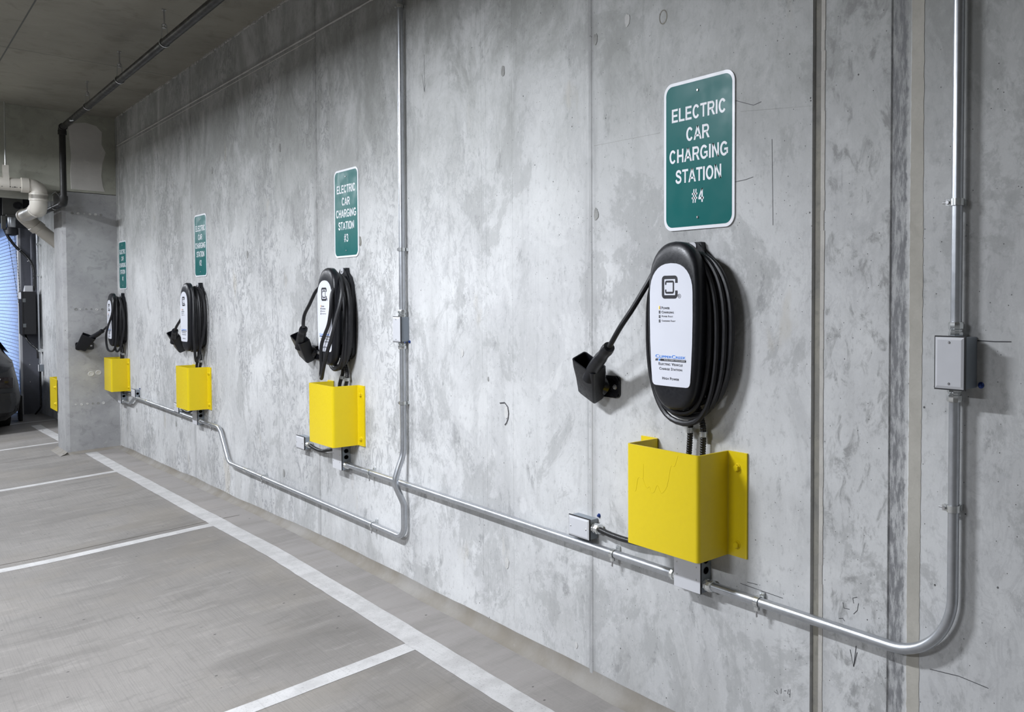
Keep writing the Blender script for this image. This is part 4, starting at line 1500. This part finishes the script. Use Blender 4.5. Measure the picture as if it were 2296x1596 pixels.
# conduit straps (minerallac clamps)
def strap(x, z, vertical, label, y=CY):
    t = thing('conduit_strap', label, 'strap', (x, 0, z), 0, 'conduit straps')
    bm = new_bm()
    # band round the pipe
    R0 = CR + .0012
    n_ = 18
    arc = []
    for i in range(n_ + 1):
        a = math.radians(-70 + 320 * i / n_)
        arc.append((R0 * math.sin(a), -R0 * math.cos(a)))
    wd = .008
    prev = None
    for u, v in arc:
        if vertical:
            cur = [bm.verts.new((u, y + v, -wd)), bm.verts.new((u, y + v, wd)), bm.verts.new((u * 1.12, y + v * 1.12, wd)), bm.verts.new((u * 1.12, y + v * 1.12, -wd))]
        else:
            cur = [bm.verts.new((-wd, y + v, u)), bm.verts.new((wd, y + v, u)), bm.verts.new((wd, y + v * 1.12, u * 1.12)), bm.verts.new((-wd, y + v * 1.12, u * 1.12))]
        if prev:
            for q in range(4):
                bm.faces.new((prev[q], prev[(q + 1) % 4], cur[(q + 1) % 4], cur[q]))
        prev = cur
    if vertical:
        box(bm, -.024, -.013, y - .010, y - .008, -.007, .007)
        box(bm, -.024, -.013, y - .001, y + .001, -.007, .007)
        box(bm, -.014, .014, -.0095, 0, -.007, .007)
    else:
        box(bm, -.007, .007, y - .010, y - .008, -.024, -.013)
        box(bm, -.007, .007, y - .001, y + .001, -.024, -.013)
        box(bm, -.007, .007, -.0095, 0, -.014, .022)
    obj('band', bm, 'zinc', t, True, angle=30)
    bm = new_bm()
    if vertical:
        hexhead(bm, (-.0185, y - .010, 0), (0, -1, 0), .005, .004)
        cyl(bm, (-.0185, y - .010, 0), (-.0185, y + .010, 0), .0026)
        cyl(bm, (-.018, y - .005, 0), (-.034, y - .005, 0), .0026)
    else:
        hexhead(bm, (0, y - .006, -.013), (0, 0, 1), .005, .004)
        cyl(bm, (0, y - .006, -.012), (0, y - .006, -.042), .0026)
    obj('bolt', bm, 'screw', t)
    return t


strap(10.669, .928, True, 'strap on right-hand vertical conduit below its junction box')
strap(10.671, 1.635, True, 'strap on right-hand vertical conduit above its junction box')
strap(7.863, 1.645, True, 'strap on left-hand vertical conduit just above its junction box')
strap(7.862, .935, True, 'strap on left-hand vertical conduit below its junction box')
strap(7.863, 2.755, True, 'strap near the top of the left-hand vertical conduit')
strap(9.415, .557, False, 'strap on horizontal conduit between side box and guard #4')
strap(10.065, .557, False, 'strap on horizontal conduit just left of the control joint')
strap(7.50, .558, False, 'strap on horizontal conduit left of the saddle-bent conduit crossing')
strap(7.52, .302, False, 'strap on the low conduit beside its upward bend')
strap(5.92, .302, False, 'strap on the low conduit just after the downward offset')
strap(4.86, .522, False, 'strap on conduit just right of the box under guard #2')
strap(4.09, .525, False, 'strap on conduit below the side box by guard #2')
strap(2.56, .529, False, 'strap on conduit after the offset right of guard #1')

# ------------------------------------------------------------------ black iron pipe under the ceiling
PYY = -.43
t = thing('iron_pipe', 'black iron pipe running under the ceiling and down past the pillar', 'pipe', (2.04, PYY, 2.965))
o0 = Vector((2.04, PYY, 2.965))
bm = new_bm()
sweep(bm, [Vector(p) - o0 for p in [(13.9, PYY, 2.965), (2.06, PYY, 2.965)]], .0235, 18)
obj('pipe', bm, 'iron', t, True)
bm = new_bm()
sweep(bm, [Vector(p) - o0 for p in [(2.04, PYY, 2.93), (2.04, PYY, 2.31)]], .0235, 18)
obj('pipe', bm, 'iron', t, True)
bm = new_bm()
sweep(bm, [Vector(p) - o0 for p in [(2.01, PYY, 2.285), (0.62, PYY, 2.285)]], .0235, 18)
obj('pipe', bm, 'iron', t, True)
for A in ([(2.10, PYY, 2.965), (2.04, PYY, 2.965), (2.04, PYY, 2.90)], [(2.04, PYY, 2.35), (2.04, PYY, 2.285), (1.98, PYY, 2.285)]):
    bm = new_bm()
    q = fillet(A, .04, 10)
    sweep(bm, [p - o0 for p in q], [.031 if i in (0, 1, len(q) - 1, len(q) - 2) else .0285 for i in range(len(q))], 18)
    obj('elbow', bm, 'iron', t, True)
bm = new_bm()
cyl(bm, Vector((2.62, PYY - .005, 2.944)) - o0, Vector((2.62, PYY - .03, 2.938)) - o0, .008)
obj('plug', bm, 'zinc', t)


def pipe_hanger(x, y, zp, r, label, long=False):
    t = thing('pipe_hanger', label, 'hanger', (x, y, 3.165), 0, 'wire loop pipe hangers')
    bm = new_bm()
    cyl(bm, (0, 0, 0), (0, 0, -.105), .0045)
    sweep_lathe(bm, [(.012, 0), (.012, .006), (.008, .006)], Vector((0, 0, 0)), Vector((0, 0, -1)), 12)
    obj('rod', bm, 'screw', t)
    bm = new_bm()
    hexhead(bm, (0, 0, -.085), (0, 0, -1), .010, .012)
    hexhead(bm, (0, 0, -.104), (0, 0, -1), .010, .010)
    obj('nut', bm, 'screw', t)
    zc = zp - 3.165
    pts = [(0, -.012, -.092)]
    for i in range(21):
        a = math.radians(-65 + 310 * i / 20 + 0) - PI
        a = math.radians(125 + 290 * i / 20)
        pts.append((0, (r + .003) * math.cos(a + 0) , zc + (r + .003) * math.sin(a)))
    pts.append((0, .012, -.092))
    bm = new_bm()
    sweep(bm, pts, .003, 6)
    obj('loop', bm, 'zinc', t, True)
    return t


pipe_hanger(5.62, PYY, 2.965, .0235, 'wire loop hanger on the ceiling pipe, the one nearest the camera')
pipe_hanger(4.39, PYY, 2.965, .0235, 'wire loop hanger on the ceiling pipe, middle one of three')
pipe_hanger(3.22, PYY, 2.965, .0235, 'wire loop hanger on the ceiling pipe, the one nearest the beam')
t = thing('pipe_hanger', 'thin wire clip holding the lower black pipe beside the pillar top', 'hanger', (1.60, PYY, 2.43))
bm = new_bm()
sweep(bm, catmull([(0, 0, 0), (0, -.03, -.05), (0, -.029, -.145), (0, 0, -.172), (0, .028, -.145), (0, .03, -.05), (0, 0.0, 0)], 6), .003, 6)
obj('loop', bm, 'zinc', t, True)

# ------------------------------------------------------------------ PVC drain
t = thing('drain_pipe', 'cream PVC drain pipe along the beam with three elbows beside the pillar', 'pipe', (1.83, -.8, 2.44))
o0 = Vector((1.83, -.8, 2.44))
PR = .057
A0 = [(1.83, -3.5, 2.445), (1.83, -.66, 2.44)]
bm = new_bm()
sweep(bm, [Vector(p) - o0 for p in A0], PR, 24)
obj('pipe', bm, 'pvc', t, True)


def pvc_elbow(P, r):
    b = new_bm()
    q = fillet(P, r, 12)
    n_ = len(q)
    sweep(b, [p - o0 for p in q], [PR * 1.09] * n_, 24)
    for e, d in ((q[0], q[1] - q[0]), (q[-1], q[-2] - q[-1])):
        d = d.normalized()
        sweep_lathe(b, [(PR * 1.09, -.002), (PR * 1.17, 0), (PR * 1.17, .05), (PR * 1.09, .053)], e - o0, d, 24)
    return b


obj('elbow', pvc_elbow([(1.83, -.69, 2.44), (1.83, -.575, 2.44), (1.83, -.575, 2.325)], .075), 'pvc', t, True, angle=40)
obj('elbow', pvc_elbow([(1.83, -.575, 2.36), (1.83, -.575, 2.235), (1.70, -.575, 2.235)], .075), 'pvc', t, True, angle=40)
bm = new_bm()
sweep(bm, [Vector(p) - o0 for p in [(1.74, -.575, 2.235), (0.95, -.575, 2.235)]], PR, 24)
obj('pipe', bm, 'pvc', t, True)
obj('elbow', pvc_elbow([(1.0, -.575, 2.235), (0.86, -.575, 2.235), (0.84, -.46, 2.12)], .09), 'pvc', t, True, angle=40)
bm = new_bm()
sweep(bm, [Vector(p) - o0 for p in [(0.845, -.49, 2.15), (0.81, -.065, 1.745)]], PR, 24)
obj('pipe', bm, 'pvc', t, True)
bm = new_bm()
for q in range(14):
    xx = -.11 + q * .017 + R.uniform(-.003, .003)
    box(bm, xx, xx + R.uniform(.006, .013), -.0005, .0005, -.034, -.034 + R.uniform(.004, .009))
for v in bm.verts:
    x, z = v.co.x, v.co.z
    a = z / PR
    v.co = Vector((PR * 1.004 * math.cos(a), .0 + x, PR * 1.004 * math.sin(a)))
obj('pipe_print', bm, 'ink', t)
t = thing('rod_hanger', 'threaded rod with flat strap holding the cream drain pipe', 'hanger', (1.83, -.79, 3.165))
bm = new_bm()
cyl(bm, (0, 0, 0), (0, 0, -.60), .006)
obj('rod', bm, 'zinc', t)
bm = new_bm()
R0 = PR + .002
prev = None
pts = [(-.012, -.56), (-.02, -.63)] + [(-R0 * math.cos(math.radians(a)), -.724 + -R0 * math.sin(math.radians(a))) for a in range(-30, 211, 15)] + [(.02, -.63), (.012, -.56)]
for u, z in pts:
    cur = [bm.verts.new((u, -.02, z)), bm.verts.new((u, .02, z))]
    if prev:
        bm.faces.new((prev[0], prev[1], cur[1], cur[0]))
    prev = cur
obj('strap', bm, 'pvc', t)

# ------------------------------------------------------------------ roll-down grille gate behind the pillar
GY = -.15
GX1 = -3.40
gate = thing('rolling_gate', 'silver roll-down grille gate with daylight behind, left of the pillar', 'gate', (-6.0, GY, -.2))
g0 = Vector((-6.0, GY, -.2))
bm = new_bm()
GX0, GZ0, GZ1 = -9.1, -.10, 2.46
nz = int((GZ1 - GZ0) / .052)
for i in range(nz):
    z = GZ0 + i * .052
    cyl(bm, Vector((GX0, GY, z)) - g0, Vector((GX1, GY, z)) - g0, .0042, None, 6, False)
nx = int((GX1 - GX0) / .105)
for i in range(nz - 1):
    z = GZ0 + i * .052
    for j in range(nx):
        x = GX0 + .03 + j * .105 + (.0525 if i % 2 else 0)
        box(bm, x - .006 - g0.x, x + .006 - g0.x, -.006, .006, z - .008 - g0.z, z + .060 - g0.z)
tag(obj('grille_links', bm, 'grille', gate), kind='stuff')
obj('bottom_bar', bx(GX0 - g0.x, GX1 - .02 - g0.x, -.03, .03, .02, .12, .004), 'cover', gate)
# guide rail on the right: a pale front lip and a dark channel back to the wall
obj('guide_rail', bx(-3.40 - g0.x, -3.34 - g0.x, -.02, .15, 0.03, 2.75), 'jamb', gate)
obj('rail_lip', bx(-3.47 - g0.x, -3.345 - g0.x, -.045, -.02, 0.03, 2.70), 'cover', gate)
obj('guide_rail', bx(-9.3 - g0.x, -9.1 - g0.x, -.08, .15, -.1, 2.75), 'jamb', gate)
obj('roller_hood', bx(GX0 - g0.x, -3.46 - g0.x, -.25, .14, 2.66, 3.2), 'dark', gate)
for z in (.28, .52, 1.1, 1.95):
    bm = new_bm()
    hexhead(bm, (-3.34 - g0.x, .05, z + .2), (1, 0, 0), .008, .006)
    obj('bolt', bm, 'screw', gate)
# daylit street side
# gate operator
t = thing('gate_motor', 'grey gate operator motor with black fan housing under the hood', 'motor', (-3.25, -.25, 2.5))
obj('mounting_plate', bx(-.04, -.01, -.10, .105, .06, .34, .004), 'motor', t)
bm = new_bm()
sweep_lathe(bm, [(.050, 0), (.050, .012), (.036, .014), (.034, .002)], Vector((-.01, .055, .20)), Vector((1, 0, 0)), 20)
obj('bearing', bm, 'dark', t, True)
obj('gear_case', bx(-.06, .02, -.07, .10, .0, .07, .006), 'motor', t)
bm = new_bm()
sweep_lathe(bm, [(.05, 0), (.053, .01), (.053, .13), (.048, .14)], Vector((.0, -.012, .035)), Vector((0, 0, -1)), 20)
obj('motor_case', bm, 'galv', t, True, angle=40)
bm = new_bm()
sweep_lathe(bm, [(.060, 0), (.066, .03), (.066, .09), (.03, .11)], Vector((.0, -.012, -.105)), Vector((0, 0, -1)), 20)
obj('fan_housing', bm, 'dark', t, True, angle=40)
obj('terminal_box', bx(-.05, .03, -.115, -.07, -.13, .05, .004), 'motor', t)
obj('drive_box', bx(-.06, .04, .03, .16, -.10, .0, .004), 'dark', t)

t = thing('control_cabinet', 'black gate control cabinet on the steel rail beside the grille', 'cabinet', (-3.19, -.13, 1.24))
obj('cabinet_body', bx(-.14, .14, -.052, .075, -.29, .29, .003), 'cabinet', t)
dr = obj('cabinet_door', bx(-.14, .14, -.072, -.054, -.29, .29, .003), 'cabinet', t)
obj('warning_sticker', bx(-.10, .12, -.0735, -.072, .19, .28), 'cover', dr)
for z in (.17, -.17):
    obj('hinge', bx(.138, .143, -.060, -.030, z - .025, z + .025), 'rating', t)
bm = new_bm()
prism(bm, [(-.09, .29), (.10, .29), (.10, .37), (.07, .37)], -.03, .05)
obj('gusset', bm, 'cover', t)
t = thing('flexible_conduit', 'dark flexible cable conduit drooping from gate motor to cabinet', 'flexible conduit', (-3.28, -.35, 2.43))
o0 = Vector((-3.28, -.35, 2.43))
bm = new_bm()
corrugated(bm, [Vector(p) - o0 for p in catmull([(-3.28, -.35, 2.43), (-3.27, -.33, 2.36), (-3.26, -.29, 2.25), (-3.25, -.22, 2.13), (-3.22, -.13, 2.02), (-3.16, -.08, 1.92), (-3.13, -.06, 1.80), (-3.12, -.06, 1.62), (-3.12, -.07, 1.54)], 10)], .017, .0012, .02, 10)
obj('corrugated_tube', bm, 'flex', t, True, angle=80)
for p in ((-3.24, -.19, 2.09), (-3.19, -.10, 1.96), (-3.125, -.06, 1.72)):
    bm = new_bm()
    sweep_lathe(bm, [(.02, -.004), (.02, .004)], Vector(p) - o0, Vector((0, .4, -.8)), 12)
    obj('cable_tie', bm, 'cover', t)
t = thing('flexible_conduit', 'dark cable looping below the black control cabinet', 'flexible conduit', (-3.2, -.16, .95))
o0 = Vector((-3.2, -.16, .95))
bm = new_bm()
sweep(bm, [Vector(p) - o0 for p in catmull([(-3.2, -.16, .96), (-3.16, -.14, .87), (-3.1, -.10, .80), (-3.04, -.055, .74), (-3.02, -.05, .62)], 8)], .012, 10)
obj('cable', bm, 'flex', t, True)
t = thing('metal_conduit', 'thin upright conduit in front of the black control cabinet', 'conduit', (-3.02, -.035, .55), 0, 'gate conduits')
bm = new_bm()
cyl(bm, (0, 0, 0), (0, 0, 1.93), .011)
obj('pipe', bm, 'galv', t, True)
for z in (.17, 1.2, 1.62):
    obj('strap', bx(-.03, .03, -.013, .035, z - .012, z + .012), 'zinc', t)
t = thing('metal_conduit', 'dark conduit curving over at the top of the gate rail', 'conduit', (-3.28, -.06, 1.6), 0, 'gate conduits')
bm = new_bm()
sweep(bm, fillet([(0, 0, 0), (.0, 0, .73), (.12, .04, .73)], .06, 8), .016, 12)
obj('pipe', bm, 'jamb', t, True)
make_box('junction_box', 'small grey box low on the wall beside the gate rail', -2.99, .49, .07, .10, .05, 'small grey junction boxes', ((0, .38), (0, -.38)))
t = thing('flexible_conduit', 'grey armoured cable from the small gate box down to the floor', 'flexible conduit', (-3.02, -.03, .44))
bm = new_bm()
corrugated(bm, catmull([(0, 0, 0), (0, 0, -.2), (0.0, 0, -.42), (.0, -.01, -.50), (-.08, -.05, -.585)], 10), .012, .002, .014, 8)
obj('armoured_tube', bm, 'flex', t, True, angle=80)
# hoist chains hanging from the motor
for x0, y0, lab in ((-3.26, -.31, 'hand chain hanging from the gate motor, outer strand'), (-3.24, -.24, 'hand chain hanging from the gate motor, inner strand')):
    t = thing('hoist_chain', lab, 'chain', (x0, y0, 2.36), 0, 'gate hoist chains')
    bm = new_bm()
    a, b = Vector((0, 0, 0)), Vector((.0, .13 if y0 < -.28 else .07, -1.25))
    for i in range(62):
        p, q = a.lerp(b, i / 62), a.lerp(b, (i + .75) / 62)
        box(bm, p.x - (.004 if i % 2 else .002), p.x + (.004 if i % 2 else .002), p.y - (.002 if i % 2 else .004), p.y + (.002 if i % 2 else .004), q.z, p.z)
    obj('links', bm, 'iron', t)

# plain upright black block beside the gate, yellow angle on the far side of the pillar
bm = bx(-2.42, -2.20, -.325, -.300, floor_z(-2.3, -.3), .195, .004)
tag(obj('black_block', bm, 'tyre'), 'small upright black block on the floor by the foot of the gate', 'block')
t = thing('corner_guard', 'yellow steel guard with two bolts on the far side of the pillar', 'guard', (1.10, -.41, .485))
cg = fillet([(-.19, .35, 0), (-.19, 0, 0), (.19, 0, 0)], .01, 5)
obj('folded_plate', hat_plate(cg, -.155, .155, .006), 'yellow', t, True, angle=40)
for z in (.075, -.085):
    bm = new_bm()
    hexhead(bm, (.165, -.003, z), (0, -1, 0), .012, .012, .015)
    obj('bolt', bm, 'yellow', t)

# ------------------------------------------------------------------ parked car (rear corner shows at the left edge)
CX, CYR, CZ = -0.86, -.405, -.165      # rear end plane, right flank, ground
car = thing('parked_car', 'dark grey parked car, only its rear corner in view at the left edge', 'car', (CX, CYR, CZ))
W2 = .90


def car_section(f):
    """half section at length f (0 rear .. 4.3 front): list of (half width, z)"""
    hood = interp([(0, .74), (.12, .80), (.6, .86), (1.2, .90), (3.1, .90), (3.9, .78), (4.25, .62)], f)
    roof = interp([(0, .76), (.15, .84), (.55, 1.12), (1.1, 1.36), (1.7, 1.44), (2.4, 1.40), (2.9, 1.15), (3.3, .92), (4.25, .64)], f)
    roof = max(roof, hood + .02)
    wd = W2 * interp([(0, .80), (.06, .90), (.2, .97), (.6, 1.0), (3.6, 1.0), (4.1, .92), (4.3, .78)], f)
    bot = interp([(0, .22), (.15, .19), (.5, .20), (3.8, .19), (4.3, .24)], f)
    return [(wd * .86, bot), (wd * .98, bot + .10), (wd, .45), (wd * .985, .60), (wd * .94, hood), (wd * .80, hood + (roof - hood) * .55), (wd * .62, roof - .02), (0.0, roof)]


bm = new_bm()
rows = []
fs = [0, .05, .12, .22, .4, .6, .85, 1.1, 1.4, 1.8, 2.2, 2.6, 2.9, 3.2, 3.6, 3.9, 4.1, 4.25]
for f in fs:
    hs = car_section(f)
    full = [(-W2 - hw_, z) for hw_, z in hs] + [(-W2 + hw_, z) for hw_, z in hs[-2::-1]]
    rows.append([bm.verts.new((-f, y, z)) for y, z in full])
for p, q in zip(rows, rows[1:]):
    for j in range(len(p) - 1):
        bm.faces.new((p[j], p[j + 1], q[j + 1], q[j]))
    bm.faces.new((p[-1], p[0], q[0], q[-1]))
bm.faces.new(rows[0])
bm.faces.new(rows[-1][::-1])
bmesh.ops.subdivide_edges(bm, edges=[], cuts=0)
obj('car_body', bm, 'car', car, True, angle=45)
bm = new_bm()
ol_ = [(-W2 - .74, .30), (-W2 + .74, .30), (-W2 + .77, .40), (-W2 + .76, .52), (-W2 - .76, .52), (-W2 - .77, .40)]
a = [bm.verts.new((.035, y, z)) for y, z in ol_]
b = [bm.verts.new((-.02, y * 1.0 + (.05 if y > -W2 else -.05), z)) for y, z in ol_]
bm.faces.new(a)
for i in range(6):
    bm.faces.new((a[i], a[(i + 1) % 6], b[(i + 1) % 6], b[i]))
obj('rear_bumper', bm, 'car', car, True, angle=40)
obj('bumper_trim', bx(-.03, .03, -W2 - .66, -W2 + .66, .13, .30, .03), 'trim', car)
bm = new_bm()
v = [bm.verts.new(p) for p in ((-.14, -W2 - .62, .86), (-.14, -W2 + .62, .86), (-.52, -W2 + .52, 1.10), (-.52, -W2 - .52, 1.10))]
bm.faces.new(v)
obj('rear_window', bm, 'glass', car)
for sy in (1, -1):
    bm = new_bm()
    yy = -W2 + sy * .735
    box(bm, -.06, .022, yy - .09, yy + .06, .575, .70, .012)
    tl = obj('tail_light', bm, 'lens', car, True)
    bm = new_bm()
    v = [bm.verts.new((-f, -W2 + sy * (hw_ + .004), z)) for f, hw_, z in ((.75, .83, .94), (2.75, .83, .94), (2.3, .66, 1.30), (1.2, .66, 1.30))]
    bm.faces.new(v)
    obj('side_window', bm, 'glass', car)
    for f in (1.12, 3.45):
        bm = new_bm()
        sweep_lathe(bm, [(.20, 0), (.31, .01), (.32, .03), (.32, .19), (.31, .21), (.20, .22)], Vector((-f, -W2 + sy * .86, .32)), Vector((0, -sy, 0)), 28)
        wl = obj('wheel', bm, 'tyre', car, True, angle=40)
        bm = new_bm()
        sweep_lathe(bm, [(.19, 0), (.17, .012), (.05, .004), (.04, -.004)], Vector((-f, -W2 + sy * .855, .32)), Vector((0, -sy, 0)), 20)
        obj('rim', bm, 'screw', wl, True)
